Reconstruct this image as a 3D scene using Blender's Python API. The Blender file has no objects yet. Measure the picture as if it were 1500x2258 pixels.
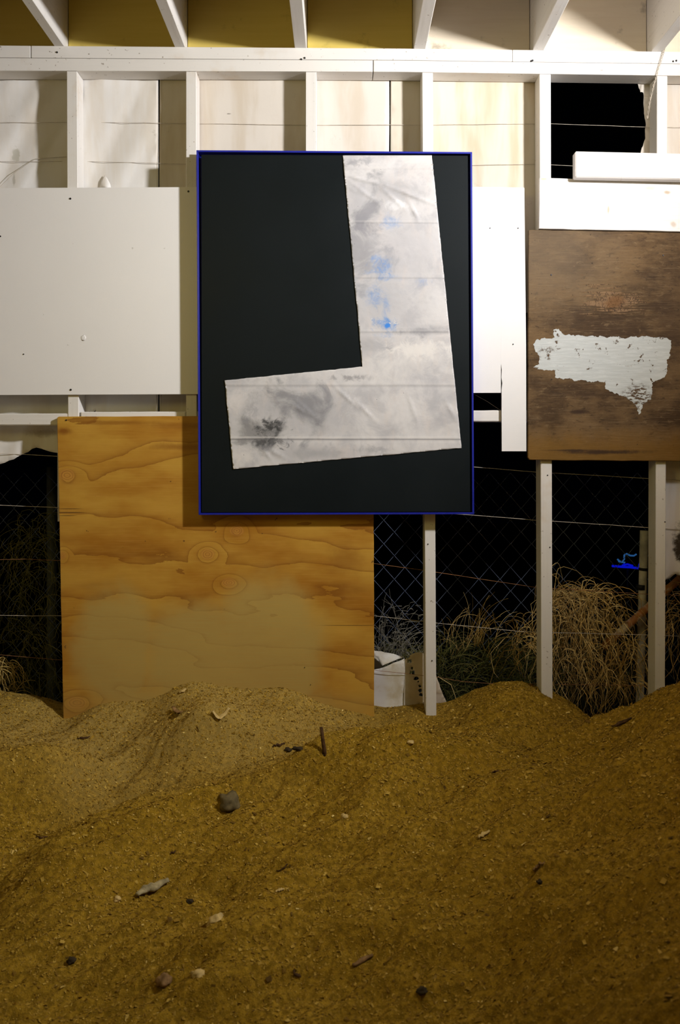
import bpy, bmesh, math, random
import numpy as np
from mathutils import Vector, noise as mnoise
from mathutils.geometry import delaunay_2d_cdt

random.seed(7)
rng = np.random.default_rng(7)
S = bpy.context.scene
C = S.collection

# ------------------------------------------------------------------ camera
F, CX, CY, D, EYE = 1995.0, 750.0, 990.0, 3.74, 1.6
cam_d = bpy.data.cameras.new('camera')
cam = bpy.data.objects.new('camera', cam_d)
C.objects.link(cam)
cam.location = (0, -D, EYE)
cam.rotation_euler = (math.pi / 2, 0, 0)
cam_d.sensor_fit = 'VERTICAL'
cam_d.sensor_height = 36.0
cam_d.lens = F / 2258 * 36.0
cam_d.shift_y = -(1129 - CY) / 2258
cam_d.dof.use_dof = True
cam_d.dof.focus_distance = D
cam_d.dof.aperture_fstop = 5.0
cam_d.clip_start = 0.05
S.camera = cam

# ------------------------------------------------------------------ world: a moonless night
w = bpy.data.worlds.new('night'); S.world = w
w.use_nodes = True
bg = w.node_tree.nodes['Background']
bg.inputs[0].default_value = (0.10, 0.16, 0.40, 1)
bg.inputs[1].default_value = 0.0006

# ------------------------------------------------------------------ flood lamp and added warm fill
def aim(o, target):
    o.rotation_euler = (Vector(target) - o.location).to_track_quat('-Z', 'Y').to_euler()
ld = bpy.data.lights.new('flood_lamp', 'SPOT')      # the flood lamp under the rafters, right of the picture
ld.energy = 435; ld.color = (0.985, 0.975, 0.985)
ld.spot_size = math.radians(156); ld.spot_blend = 1.0
ld.shadow_soft_size = 0.085
lo = bpy.data.objects.new('flood_lamp', ld); C.objects.link(lo)
lo.location = (1.76, -1.78, 3.03); aim(lo, (-2.80, 0, 3.50))
wd = bpy.data.lights.new('warm_fill', 'SPOT')       # added warm fill light high behind the view, no lamp known there
wd.energy = 43; wd.color = (1.0, 0.84, 0.27); wd.shadow_soft_size = 0.42
wd.spot_size = math.radians(106); wd.spot_blend = 1.0
wo = bpy.data.objects.new('warm_fill', wd); C.objects.link(wo)
wo.location = (-1.1, -2.9, 2.85); aim(wo, (0.75, 0, 1.70))

S.view_settings.view_transform = 'Standard'
S.view_settings.look = 'None'
S.view_settings.exposure = 0.0
S.view_settings.gamma = 1.0
S.view_settings.use_curve_mapping = False

# ================================================================== helpers
def P(px, py, y=0.0):
    k = (D + y) / F
    return Vector(((px - CX) * k, y, EYE - (py - CY) * k))

def new_obj(name, me, mat=None, parent=None, loc=None):
    """link a mesh given in world coordinates, origin moved to its base centre"""
    n = len(me.vertices)
    co = np.empty(n * 3); me.vertices.foreach_get('co', co); co = co.reshape(-1, 3)
    lo_, hi_ = co.min(0), co.max(0)
    org = Vector(((lo_[0] + hi_[0]) / 2, (lo_[1] + hi_[1]) / 2, lo_[2])) if loc is None else Vector(loc)
    # board-plane coordinates in decimetre-like units travel with the mesh
    nl = len(me.loops)
    li = np.empty(nl, dtype=np.int32); me.loops.foreach_get('vertex_index', li)
    k = (D + co[:, 1]) / F
    uv = np.stack([(CX + co[:, 0] / k) / 100, (CY - (co[:, 2] - EYE) / k) / 100], 1)
    lay = me.uv_layers.new(name='board')
    lay.data.foreach_set('uv', uv[li].astype(np.float32).ravel())
    co -= np.array(org)
    me.vertices.foreach_set('co', co.ravel()); me.update()
    o = bpy.data.objects.new(name, me); C.objects.link(o)
    if mat is not None: me.materials.append(mat)
    if parent is not None:
        o.parent = parent
        o.location = org - parent_world(parent)
    else:
        o.location = org
    return o

def parent_world(o):
    v = Vector((0, 0, 0))
    while o is not None:
        v = v + o.location; o = o.parent
    return v

def empty(name, loc, parent=None):
    o = bpy.data.objects.new(name, None); C.objects.link(o)
    o.empty_display_size = 0.1
    if parent is not None:
        o.parent = parent; o.location = Vector(loc) - parent_world(parent)
    else:
        o.location = loc
    return o

def tag(o, label=None, cat=None, group=None, kind=None):
    if label: o['label'] = label
    if cat: o['category'] = cat
    if group: o['group'] = group
    if kind: o['kind'] = kind
    return o

def bm_mesh(bm, name, smooth=False):
    me = bpy.data.meshes.new(name)
    bmesh.ops.recalc_face_normals(bm, faces=bm.faces)
    if smooth:
        for f in bm.faces: f.smooth = True
    bm.to_mesh(me); bm.free()
    return me

def slab(name, poly, yf, t, mat, parent=None, bevel=0.0015, wobble=0.0, seg=1):
    """a board: outline in board-plane pixels at depth yf, extruded t away from the viewer"""
    bm = bmesh.new()
    pts = []
    n = len(poly)
    for i in range(n):
        a, b = Vector(poly[i]), Vector(poly[(i + 1) % n])
        m = max(1, int((b - a).length / 25)) if wobble else 1
        for j in range(m):
            p = a.lerp(b, j / m)
            if wobble and j:
                nv = Vector((-(b - a).y, (b - a).x)).normalized()
                q = mnoise.noise(Vector((p.x * .03, p.y * .03, 3.3))) + .6 * mnoise.noise(Vector((p.x * .11, p.y * .11, 9)))
                p = p + nv * q * wobble
            pts.append(p)
    fr = [bm.verts.new(P(p[0], p[1], yf)) for p in pts]
    bk = [bm.verts.new(v.co + Vector((0, t, 0))) for v in fr]
    m = len(fr)
    bm.faces.new(fr); bm.faces.new(bk[::-1])
    for i in range(m):
        bm.faces.new((fr[i], bk[i], bk[(i + 1) % m], fr[(i + 1) % m]))
    if bevel:
        bmesh.ops.recalc_face_normals(bm, faces=bm.faces)
        ed = [e for e in bm.edges if all(v in fr for v in e.verts)] if wobble else list(bm.edges)
        bmesh.ops.bevel(bm, geom=ed, offset=bevel, segments=seg, affect='EDGES', profile=.6)
    return new_obj(name, bm_mesh(bm, name), mat, parent)

def box(name, x0, x1, y0, y1, z0, z1, mat, parent=None, bevel=0.0):
    bm = bmesh.new()
    r = bmesh.ops.create_cube(bm, size=1)
    for v in r['verts']:
        v.co = Vector((x0 + (v.co.x + .5) * (x1 - x0), y0 + (v.co.y + .5) * (y1 - y0), z0 + (v.co.z + .5) * (z1 - z0)))
    if bevel: bmesh.ops.bevel(bm, geom=list(bm.edges), offset=bevel, segments=1, affect='EDGES')
    return new_obj(name, bm_mesh(bm, name), mat, parent)

def tubes_mesh(name, lines, radii, sides=3, smooth=True):
    """many polylines (lists of Vector) with one radius or a taper each -> one mesh"""
    V, Fc = [], []
    for ln, r in zip(lines, radii):
        n = len(ln); b0 = len(V)
        for i, p in enumerate(ln):
            a = ln[max(0, i - 1)]; b = ln[min(n - 1, i + 1)]
            d = (b - a)
            if d.length < 1e-9: d = Vector((0, 0, 1))
            d.normalize()
            u = d.cross(Vector((0.13, 1, 0.07)))
            if u.length < 1e-3: u = d.cross(Vector((1, 0, 0)))
            u.normalize(); v = d.cross(u)
            rr = r if not isinstance(r, (tuple, list)) else r[0] + (r[1] - r[0]) * i / max(1, n - 1)
            for s in range(sides):
                t = 2 * math.pi * s / sides
                V.append(p + u * math.cos(t) * rr + v * math.sin(t) * rr)
        for i in range(n - 1):
            for s in range(sides):
                s2 = (s + 1) % sides
                Fc.append((b0 + i * sides + s, b0 + i * sides + s2, b0 + (i + 1) * sides + s2, b0 + (i + 1) * sides + s))
        Fc.append(tuple(b0 + s for s in range(sides))[::-1])
        Fc.append(tuple(b0 + (n - 1) * sides + s for s in range(sides)))
    me = bpy.data.meshes.new(name)
    me.from_pydata([tuple(v) for v in V], [], Fc)
    if smooth: me.polygons.foreach_set('use_smooth', [True] * len(me.polygons))
    me.update()
    return me

def inside(p, poly):
    x, y = p; c = False; n = len(poly); j = n - 1
    for i in range(n):
        xi, yi = poly[i]; xj, yj = poly[j]
        if (yi > y) != (yj > y) and x < (xj - xi) * (y - yi) / (yj - yi) + xi: c = not c
        j = i
    return c

def ragged(poly, step, amp, seed=0.0, keep=(), closed=True):
    out = []
    n = len(poly)
    for i in range(n):
        if i == n - 1 and not closed:
            out.append(tuple(poly[-1])); break
        a, b = Vector(poly[i]), Vector(poly[(i + 1) % n])
        m = max(1, int((b - a).length / step))
        for j in range(m):
            p = a.lerp(b, j / m)
            if i in keep:
                out.append((p.x, p.y)); continue
            nv = Vector((-(b - a).y, (b - a).x)).normalized()
            q = mnoise.noise(Vector((p.x * .05, p.y * .05, seed))) + .7 * mnoise.noise(Vector((p.x * .2, p.y * .2, seed + 5))) + .5 * mnoise.noise(Vector((p.x * .6, p.y * .6, seed + 9)))
            p = p + nv * q * amp
            out.append((p.x, p.y))
    return out

def sheet(name, poly, step, yfun, mat, parent=None, holes=(), thick=0.0, smooth=True):
    """a membrane: outline in board-plane pixels, filled with a grid, depth from yfun(px,py)"""
    vs = [Vector(p) for p in poly]
    edges = [(i, (i + 1) % len(poly)) for i in range(len(poly))]
    for h in holes:
        b = len(vs); vs += [Vector(p) for p in h]
        edges += [(b + i, b + (i + 1) % len(h)) for i in range(len(h))]
    xs = [p[0] for p in poly]; ys = [p[1] for p in poly]
    y = min(ys) + step / 2; r = 0
    while y < max(ys):
        x = min(xs) + step * (.5 if r % 2 else .25)
        while x < max(xs):
            if inside((x, y), poly) and not any(inside((x, y), h) for h in holes):
                vs.append(Vector((x, y)))
            x += step
        y += step; r += 1
    co, _, fa, *_ = delaunay_2d_cdt(vs, edges, [], 0, 1e-4)
    tri = []
    for f in fa:
        c = (sum(co[i].x for i in f) / len(f), sum(co[i].y for i in f) / len(f))
        if inside(c, poly) and not any(inside(c, h) for h in holes): tri.append(f)
    me = bpy.data.meshes.new(name)
    me.from_pydata([tuple(P(c.x, c.y, yfun(c.x, c.y))) for c in co], [], [tuple(f) for f in tri])
    if smooth: me.polygons.foreach_set('use_smooth', [True] * len(me.polygons))
    bm = bmesh.new(); bm.from_mesh(me)
    bmesh.ops.delete(bm, geom=[v for v in bm.verts if not v.link_faces], context='VERTS')
    bmesh.ops.recalc_face_normals(bm, faces=bm.faces)
    if sum(f.normal.y for f in bm.faces) > 0: bmesh.ops.reverse_faces(bm, faces=bm.faces)
    bm.to_mesh(me); bm.free(); me.update()
    o = new_obj(name, me, mat, parent)
    if thick:
        m = o.modifiers.new('thickness', 'SOLIDIFY'); m.thickness = thick; m.offset = -1
    return o

# ================================================================== materials
class NT:
    def __init__(s, name, rough=.6, metal=0.0, spec=.3):
        s.m = bpy.data.materials.new(name); s.m.use_nodes = True
        s.t = s.m.node_tree; s.b = s.t.nodes['Principled BSDF']
        s.b.inputs['Roughness'].default_value = rough
        s.b.inputs['Metallic'].default_value = metal
        s.b.inputs['Specular IOR Level'].default_value = spec
        s.tc = None
    def n(s, t): return s.t.nodes.new(t)
    def put(s, sock, v):
        if v is None: return
        if isinstance(v, bpy.types.NodeSocket): s.t.links.new(v, sock)
        elif isinstance(v, (tuple, list)) and len(v) == 3 and len(sock.default_value) == 4: sock.default_value = (*v, 1)
        else: sock.default_value = v
    def obj(s):
        if not s.tc: s.tc = s.n('ShaderNodeTexCoord')
        return s.tc.outputs['Object']
    def board(s):
        u = s.n('ShaderNodeUVMap'); u.uv_map = 'board'; return u.outputs[0]
    def rand(s):
        return s.n('ShaderNodeObjectInfo').outputs['Random']
    def map(s, v, scale=(1, 1, 1), loc=(0, 0, 0), rot=(0, 0, 0)):
        m = s.n('ShaderNodeMapping'); s.put(m.inputs[0], v)
        m.inputs[1].default_value = loc; m.inputs[2].default_value = rot; m.inputs[3].default_value = scale
        return m.outputs[0]
    def noise(s, v, scale, detail=4, rough=.55, dist=0.0):
        m = s.n('ShaderNodeTexNoise'); s.put(m.inputs['Vector'], v)
        m.inputs['Scale'].default_value = scale; m.inputs['Detail'].default_value = detail
        m.inputs['Roughness'].default_value = rough; m.inputs['Distortion'].default_value = dist
        return m.outputs[0]
    def vor(s, v, scale, feat='F1', out=0):
        m = s.n('ShaderNodeTexVoronoi'); m.feature = feat; s.put(m.inputs['Vector'], v)
        m.inputs['Scale'].default_value = scale
        return m.outputs[out]
    def ramp(s, f, stops, interp='LINEAR'):
        m = s.n('ShaderNodeValToRGB'); s.put(m.inputs[0], f); r = m.color_ramp; r.interpolation = interp
        while len(r.elements) < len(stops): r.elements.new(.5)
        for e, (p, c) in zip(r.elements, stops):
            e.position = p; e.color = (*c, 1) if isinstance(c, (tuple, list)) else (c, c, c, 1)
        return m.outputs[0]
    def math(s, op, a, b=None, c=None, clamp=False):
        m = s.n('ShaderNodeMath'); m.operation = op; m.use_clamp = clamp
        s.put(m.inputs[0], a); s.put(m.inputs[1], b)
        if c is not None: s.put(m.inputs[2], c)
        return m.outputs[0]
    def mix(s, f, a, b, mode='MIX'):
        m = s.n('ShaderNodeMix'); m.data_type = 'RGBA'; m.blend_type = mode
        s.put(m.inputs[0], f); s.put(m.inputs[6], a); s.put(m.inputs[7], b)
        return m.outputs[2]
    def sep(s, v):
        m = s.n('ShaderNodeSeparateXYZ'); s.put(m.inputs[0], v); return m.outputs
    def comb(s, x, y, z):
        m = s.n('ShaderNodeCombineXYZ')
        s.put(m.inputs[0], x); s.put(m.inputs[1], y); s.put(m.inputs[2], z); return m.outputs[0]
    def range(s, v, a, b, c=0.0, d=1.0, smooth=True):
        m = s.n('ShaderNodeMapRange'); m.interpolation_type = 'SMOOTHSTEP' if smooth else 'LINEAR'
        s.put(m.inputs[0], v)
        for i, q in enumerate((a, b, c, d)): m.inputs[i + 1].default_value = q
        return m.outputs[0]
    def blob(s, v, cx, cy, rx, ry, warp=None, amt=.6, soft=.6, rot=0.0):
        """soft-edged warped spot at (cx,cy) in board units of 100 px"""
        q = s.map(v, scale=(1 / rx, 1 / ry, 0), loc=(-cx / rx, -cy / ry, 0)) if not rot else \
            s.map(s.map(s.map(v, loc=(-cx, -cy, 0)), rot=(0, 0, rot)), scale=(1 / rx, 1 / ry, 0))
        m = s.n('ShaderNodeVectorMath'); m.operation = 'LENGTH'; s.put(m.inputs[0], q)
        d = m.outputs['Value']
        if warp is not None: d = s.math('ADD', d, s.math('MULTIPLY', s.math('SUBTRACT', warp, .5), amt * 2))
        return s.range(d, 1.0, 1.0 - soft)
    def bump(s, h, strength=.3, dist=.002, nrm=None):
        m = s.n('ShaderNodeBump'); m.inputs['Strength'].default_value = strength
        m.inputs['Distance'].default_value = dist; s.put(m.inputs['Height'], h)
        if nrm is not None: s.put(m.inputs['Normal'], nrm)
        s.t.links.new(m.outputs[0], s.b.inputs['Normal'])
        return m.outputs[0]
    def col(s, c): s.put(s.b.inputs['Base Color'], c)
    def rough(s, r): s.put(s.b.inputs['Roughness'], r)

def mat_white_timber(name, axis, tint=(.76, .73, .69)):
    m = NT(name, .55)
    o = m.obj()
    o = m.math and m.n('ShaderNodeVectorMath')
    o.operation = 'ADD'; m.put(o.inputs[0], m.obj())
    rr = m.rand(); m.put(o.inputs[1], m.comb(m.math('MULTIPLY', rr, 7.0), m.math('MULTIPLY', rr, 13.0), m.math('MULTIPLY', rr, 5.0)))
    v = o.outputs[0]
    sc = {'x': (1.2, 40, 40), 'y': (40, 1.2, 40), 'z': (40, 40, 1.2)}[axis]
    g = m.noise(m.map(v, sc), 2.2, 5, .6)
    pat = m.noise(v, 6, 4, .6)
    c = m.mix(m.range(g, .52, .75, 0, .35), tint, tuple(t * .82 for t in tint))
    c = m.mix(m.range(pat, .56, .78, 0, .5), c, (.62, .50, .36))
    spk = m.noise(v, 75, 2, .5)
    c = m.mix(m.math('MULTIPLY', m.range(spk, .70, .76), .7), c, (.22, .17, .12))
    m.col(c); m.rough(m.range(g, .3, .7, .42, .62))
    m.bump(m.math('ADD', g, m.math('MULTIPLY', spk, .3)), .35, .0012)
    return m.m

M = {}
M['stud'] = mat_white_timber('white_painted_stud', 'z')
M['plate'] = mat_white_timber('white_painted_plate', 'x')
M['rafter'] = mat_white_timber('white_painted_rafter', 'y')

def mk_board():
    m = NT('white_board_paint', .42, spec=.4)
    b = m.board(); big = m.noise(b, .5, 3)
    c = m.mix(big, (.80, .785, .775), (.85, .83, .82))
    sp = m.noise(b, 7, 2, .5)
    c = m.mix(m.math('MULTIPLY', m.range(sp, .74, .80), .6), c, (.45, .42, .38))
    m.col(c); fine = m.noise(b, 40, 3); m.bump(m.math('ADD', fine, m.math('MULTIPLY', sp, .5)), .12, .001)
    return m.m
M['board'] = mk_board()

def mk_plank():
    m = NT('worn_white_plank', .5)
    b = m.board()
    g = m.noise(m.map(b, (.5, 9, 1)), 2.2, 5, .6, .4)
    c = m.mix(m.range(g, .5, .72, 0, .35), (.84, .81, .79), (.74, .66, .58))
    cr = m.noise(m.map(b, (1.5, 1.1, 1)), 2.6, 6, .7, 1.4)
    c = m.mix(m.math('MULTIPLY', m.range(m.math('ABSOLUTE', m.math('SUBTRACT', cr, .66)), .012, .0), .55), c, (.42, .29, .17))
    nb = m.noise(b, 3, 4)
    for cx, cy, rx, ry, k in ((14.85, 4.95, .09, .09, .55), (14.72, 4.24, .13, .06, .8), (13.42, 4.62, .035, .16, .8), (14.3, 4.15, .25, .10, .45), (11.99, 3.95, .12, .04, .7), (14.2, 3.45, .5, .05, .4)):
        c = m.mix(m.math('MULTIPLY', m.blob(b, cx, cy, rx, ry, nb, .9, .7), k), c, (.46, .32, .19))
    m.col(c); m.bump(g, .3, .001)
    return m.m
M['plank'] = mk_plank()

def mk_paper(base, stain):
    m = NT('building_paper', .7, spec=.2)
    b = m.board()
    st = m.noise(m.map(b, (1.3, .22, 1)), 1.2, 4, .55, .3)
    c = m.mix(m.range(st, .42, .64, 0, .85), base, stain)
    blot = m.noise(b, .9, 5, .6)
    c = m.mix(m.range(blot, .58, .75, 0, .35), c, (.62, .54, .45))
    # hairline cracks and flaked spots, darker patches
    cr = m.noise(b, 1.6, 7, .72, 1.2)
    hair = m.math('MULTIPLY', m.range(m.math('ABSOLUTE', m.math('SUBTRACT', cr, .60)), .006, 0), m.range(m.noise(b, .55, 2), .56, .66))
    c = m.mix(m.math('MULTIPLY', hair, .6), c, (.25, .20, .14))
    nb = m.noise(b, 5, 5, .7)
    c = m.mix(m.math('MULTIPLY', m.blob(b, .36, 3.42, .10, .17, nb, 1.1, .35), .75), c, (.52, .50, .42))
    c = m.mix(m.math('MULTIPLY', m.blob(b, .31, 3.95, .04, .16, nb, 1.1, .5), .6), c, (.40, .38, .32))
    c = m.mix(m.math('MULTIPLY', m.blob(b, 5.05, 2.51, .06, .02, nb, .6, .6), .85), c, (.25, .22, .18))
    c = m.mix(m.math('MULTIPLY', m.blob(b, .95, 9.55, .55, .12, nb, 1.0, .9), .55), c, (.35, .30, .20))  # darker strip below the left nogging
    c = m.mix(m.blob(b, 15.1, 12.0, .30, .55, nb, .8, .5), c, (.06, .045, .03))
    m.col(c); m.bump(m.noise(b, 6, 5), .25, .002)
    m.b.inputs['Subsurface Weight'].default_value = 0.0
    return m.m
M['paper'] = mk_paper((.82, .80, .78), (.74, .68, .60))
M['paper_cream'] = mk_paper((.70, .645, .58), (.60, .52, .42))
M['paper_yellow'] = mk_paper((.66, .60, .50), (.56, .44, .30))

def mk_soft_wood(name, c1, c2):
    m = NT(name, .75)
    b = m.board()
    g = m.noise(m.map(b, (.35, 5, 1)), 1.6, 6, .6, .6)
    c = m.mix(g, c1, c2)
    c = m.mix(m.math('MULTIPLY', m.range(m.noise(b, 1.3, 5, .65), .58, .75), .7), c, tuple(t * .35 for t in c1))
    m.col(c); m.bump(g, .3, .002)
    return m.m
M['brown_block'] = mk_soft_wood('bare_brown_blocking', (.62, .46, .095), (.72, .56, .15))
M['cream_block'] = mk_soft_wood('cream_blocking', (.66, .56, .42), (.76, .68, .54))
M['roof'] = mk_soft_wood('roof_planks', (.40, .28, .14), (.52, .38, .20))
M['sidewall'] = mk_soft_wood('side_wall_planks', (.50, .41, .20), (.60, .50, .27))

def mk_ply():
    m = NT('orange_plywood', .55, spec=.25)
    b = m.board()
    s = m.sep(b)
    # warped height field whose contour lines are the cathedral grain
    wv = m.noise(m.map(b, (.16, .55, 1)), 1.0, 3, .5)
    knots = ((1.48, 10.48, .28, .20), (4.58, 12.22, .24, .18), (5.22, 11.70, .24, .18), (1.38, 12.25, .12, .12), (5.05, 12.85, .25, .15), (1.7, 15.5, .35, .2))
    h = m.math('MULTIPLY', s[1], .55)
    h = m.math('ADD', h, m.math('MULTIPLY', wv, 2.6))
    for cx, cy, rx, ry in knots:
        h = m.math('ADD', h, m.math('MULTIPLY', m.blob(b, cx, cy, rx * 2.2, ry * 2.2, None, 0, 1.0), .9))
    h = m.math('ADD', h, m.math('MULTIPLY', m.noise(m.map(b, (.8, 3, 1)), 2, 4), .14))
    fr = m.math('FRACT', m.math('MULTIPLY', h, 2.2))
    line = m.math('POWER', fr, 9.0)
    big = m.noise(m.map(b, (.5, 1.2, 1)), .8, 4, .6)
    fine = m.noise(m.map(b, (.5, 14, 1)), 2.5, 5, .65)
    c = m.mix(m.range(big, .35, .68), (.54, .305, .045), (.38, .165, .015))
    c = m.mix(m.math('MULTIPLY', fr, .30), c, (.33, .12, .014))
    c = m.mix(m.math('MULTIPLY', m.range(fine, .45, .75), .30), c, (.60, .33, .08))
    c = m.mix(m.math('MULTIPLY', line, .60), c, (.19, .062, .008))
    w2 = m.noise(b, 1.6, 6, .65)
    for cx, cy, rx, ry in knots:
        kb = m.blob(b, cx, cy, rx * .75, ry * .85, m.noise(b, 4, 3), .25, .35)
        q = m.map(b, (1 / rx, 1 / ry, 0), (-cx / rx, -cy / ry, 0))
        ln = m.n('ShaderNodeVectorMath'); ln.operation = 'LENGTH'; m.put(ln.inputs[0], q)
        ring = m.math('POWER', m.math('FRACT', m.math('MULTIPLY', m.math('ADD', ln.outputs['Value'], m.math('MULTIPLY', m.noise(b, 3, 3), .35)), 4.5)), 3.0)
        c = m.mix(m.math('MULTIPLY', kb, .5), c, (.56, .26, .055))
        c = m.mix(m.math('MULTIPLY', m.math('MULTIPLY', ring, kb), .6), c, (.18, .06, .008))
    # water stains along the top and a dark corner
    for cx, cy, rx, ry, k in ((1.42, 9.5, .25, .12, .8), (2.6, 9.32, 1.3, .07, .5), (4.0, 9.85, .9, .13, .6), (7.6, 12.3, .55, .5, .35), (4.0, 9.38, 1.2, .10, .4)):
        c = m.mix(m.math('MULTIPLY', m.blob(b, cx, cy, rx, ry, w2, .7, .8), k), c, (.20, .062, .008))
    for cx, cy, rx, ry in ((1.52, 11.30, .5, .012), (1.48, 11.37, .28, .010), (1.55, 11.22, .35, .010), (7.7, 13.79, .9, .008)):
        c = m.mix(m.math('MULTIPLY', m.blob(b, cx, cy, rx, ry, None, 0, .5), .85), c, (.06, .025, .01))
    spk = m.noise(b, 6, 2, .5)
    c = m.mix(m.math('MULTIPLY', m.range(spk, .735, .77), .75), c, (.09, .04, .015))
    # film of dust left on the lower half by the sawdust
    dn = m.noise(b, .85, 5, .6, .5)
    d1 = m.blob(b, 2.55, 14.3, 1.15, 1.65, dn, .35, .45)
    d2 = m.blob(b, 5.9, 14.5, 1.6, 2.25, dn, .35, .45)
    d3 = m.blob(b, 4.3, 14.6, 1.7, 1.7, dn, .3, .5)
    d4 = m.blob(b, 4.8, 15.6, 4.2, .75, dn, .3, .6)
    dust = m.math('MAXIMUM', m.math('MAXIMUM', d1, d2), m.math('MAXIMUM', d3, d4))
    dust = m.math('MULTIPLY', dust, m.range(fine, .25, .8, .95, .66))
    dust = m.math('MULTIPLY', dust, m.range(line, .2, 1.0, 1.0, .8))
    c = m.mix(dust, c, (.44, .31, .085))
    m.col(c); m.rough(m.range(dust, 0, 1, .42, .85))
    m.bump(m.math('ADD', fine, m.math('MULTIPLY', line, .6)), .18, .001)
    return m.m
M['ply'] = mk_ply()

def mk_weathered():
    m = NT('weathered_plywood', .7, spec=.25)
    b = m.board()
    big = m.noise(m.map(b, (.6, 1.0, 1)), .9, 6, .65)
    fine = m.noise(m.map(b, (.7, 12, 1)), 2.6, 6, .7, .3)
    c = m.mix(m.range(big, .38, .62), (.150, .088, .035), (.052, .026, .008))
    c = m.mix(m.math('MULTIPLY', m.range(fine, .5, .72), .55), c, (.20, .135, .070))
    c = m.mix(m.math('MULTIPLY', m.range(fine, .46, .24), .5), c, (.030, .016, .006))
    md = m.noise(m.map(b, (1, 2.6, 1)), 4.5, 6, .75, .6)
    c = m.mix(m.math('MULTIPLY', m.range(md, .54, .66), .65), c, (.030, .015, .005))
    c = m.mix(m.math('MULTIPLY', m.range(md, .44, .34), .55), c, (.21, .14, .068))
    w2 = m.noise(b, 1.8, 6, .7)
    # greyer, lighter at the upper left, rotten edge along the bottom
    c = m.mix(m.math('MULTIPLY', m.blob(b, 12.0, 5.6, 2.4, 1.9, w2, .4, .9), .55), c, (.165, .118, .072))
    s = m.sep(b)
    c = m.mix(m.math('MULTIPLY', m.range(m.math('ADD', s[1], m.math('MULTIPLY', w2, .8)), 9.7, 10.35), .8), c, (.19, .095, .012))
    for cx, cy, rx, ry, k in ((13.3, 9.97, 1.3, .07, .9), (12.6, 9.93, .9, .035, .8), (12.75, 9.08, .28, .06, .9), (14.9, 7.0, .5, 1.8, .35), (12.9, 8.7, .6, .1, .35)):
        c = m.mix(m.math('MULTIPLY', m.blob(b, cx, cy, rx, ry, w2, .9, .8), k), c, (.035, .016, .007))
    # bare patch of splintered veneer
    worn = m.blob(b, 13.42, 6.66, .58, .27, m.noise(m.map(b, (.5, 7, 1)), 2.2, 5, .7), 2.6, .25)
    crk = m.noise(m.map(b, (1.6, 1.0, 1)), 4.5, 5, .7, 1.0)
    wc = m.mix(m.range(m.math('ABSOLUTE', m.math('SUBTRACT', crk, .5)), .035, .005), (.21, .125, .062), (.028, .012, .005))
    wc = m.mix(m.math('MULTIPLY', m.blob(b, 13.55, 6.7, .33, .2, w2, 1.5, .8), .7), wc, (.14, .058, .012))
    c = m.mix(worn, c, wc)
    spk = m.noise(b, 9, 2, .5)
    c = m.mix(m.math('MULTIPLY', m.range(spk, .71, .75), .8), c, (.03, .02, .01))
    m.col(c); m.bump(m.math('ADD', fine, m.math('MULTIPLY', crk, m.math('MULTIPLY', worn, 1.5))), .5, .0018)
    return m.m
M['weathered'] = mk_weathered()

def mk_patch():
    m = NT('brushed_white_paint', .6)
    b = m.board()
    st = m.noise(m.map(b, (.9, 9, 1)), 2.4, 6, .7, .4)
    wear = m.noise(b, 4.2, 6, .72)
    hole = m.math('MAXIMUM', m.math('MAXIMUM', m.range(wear, .60, .63), m.math('MULTIPLY', m.range(st, .64, .68), m.range(wear, .48, .56))), m.math('MULTIPLY', m.blob(b, 14.05, 8.75, .42, .33, wear, .5, .5), m.range(m.noise(m.map(b, (3, 8, 1), rot=(0, 0, .5)), 2.5, 4, .7), .48, .53)))
    hole = m.math('MAXIMUM', hole, m.math('MULTIPLY', m.blob(b, 12.05, 7.8, .25, .25, wear, .6, .6), m.range(wear, .5, .56)))
    c = m.mix(m.range(st, .4, .7), (.48, .50, .49), (.58, .60, .59))
    c = m.mix(hole, c, (.085, .046, .016))
    m.col(c); m.bump(m.math('SUBTRACT', st, hole), .5, .0012)
    return m.m
M['patch'] = mk_patch()

def mk_black():
    m = NT('black_canvas', .5, spec=.13)
    b = m.board()
    n1 = m.noise(b, .6, 4); f = m.noise(b, 60, 2)
    m.col(m.mix(n1, (.0040, .0066, .0080), (.0060, .0090, .0104)))
    m.rough(m.range(n1, .3, .7, .46, .56)); m.bump(f, .2, .0006)
    return m.m
M['black'] = mk_black()

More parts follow.
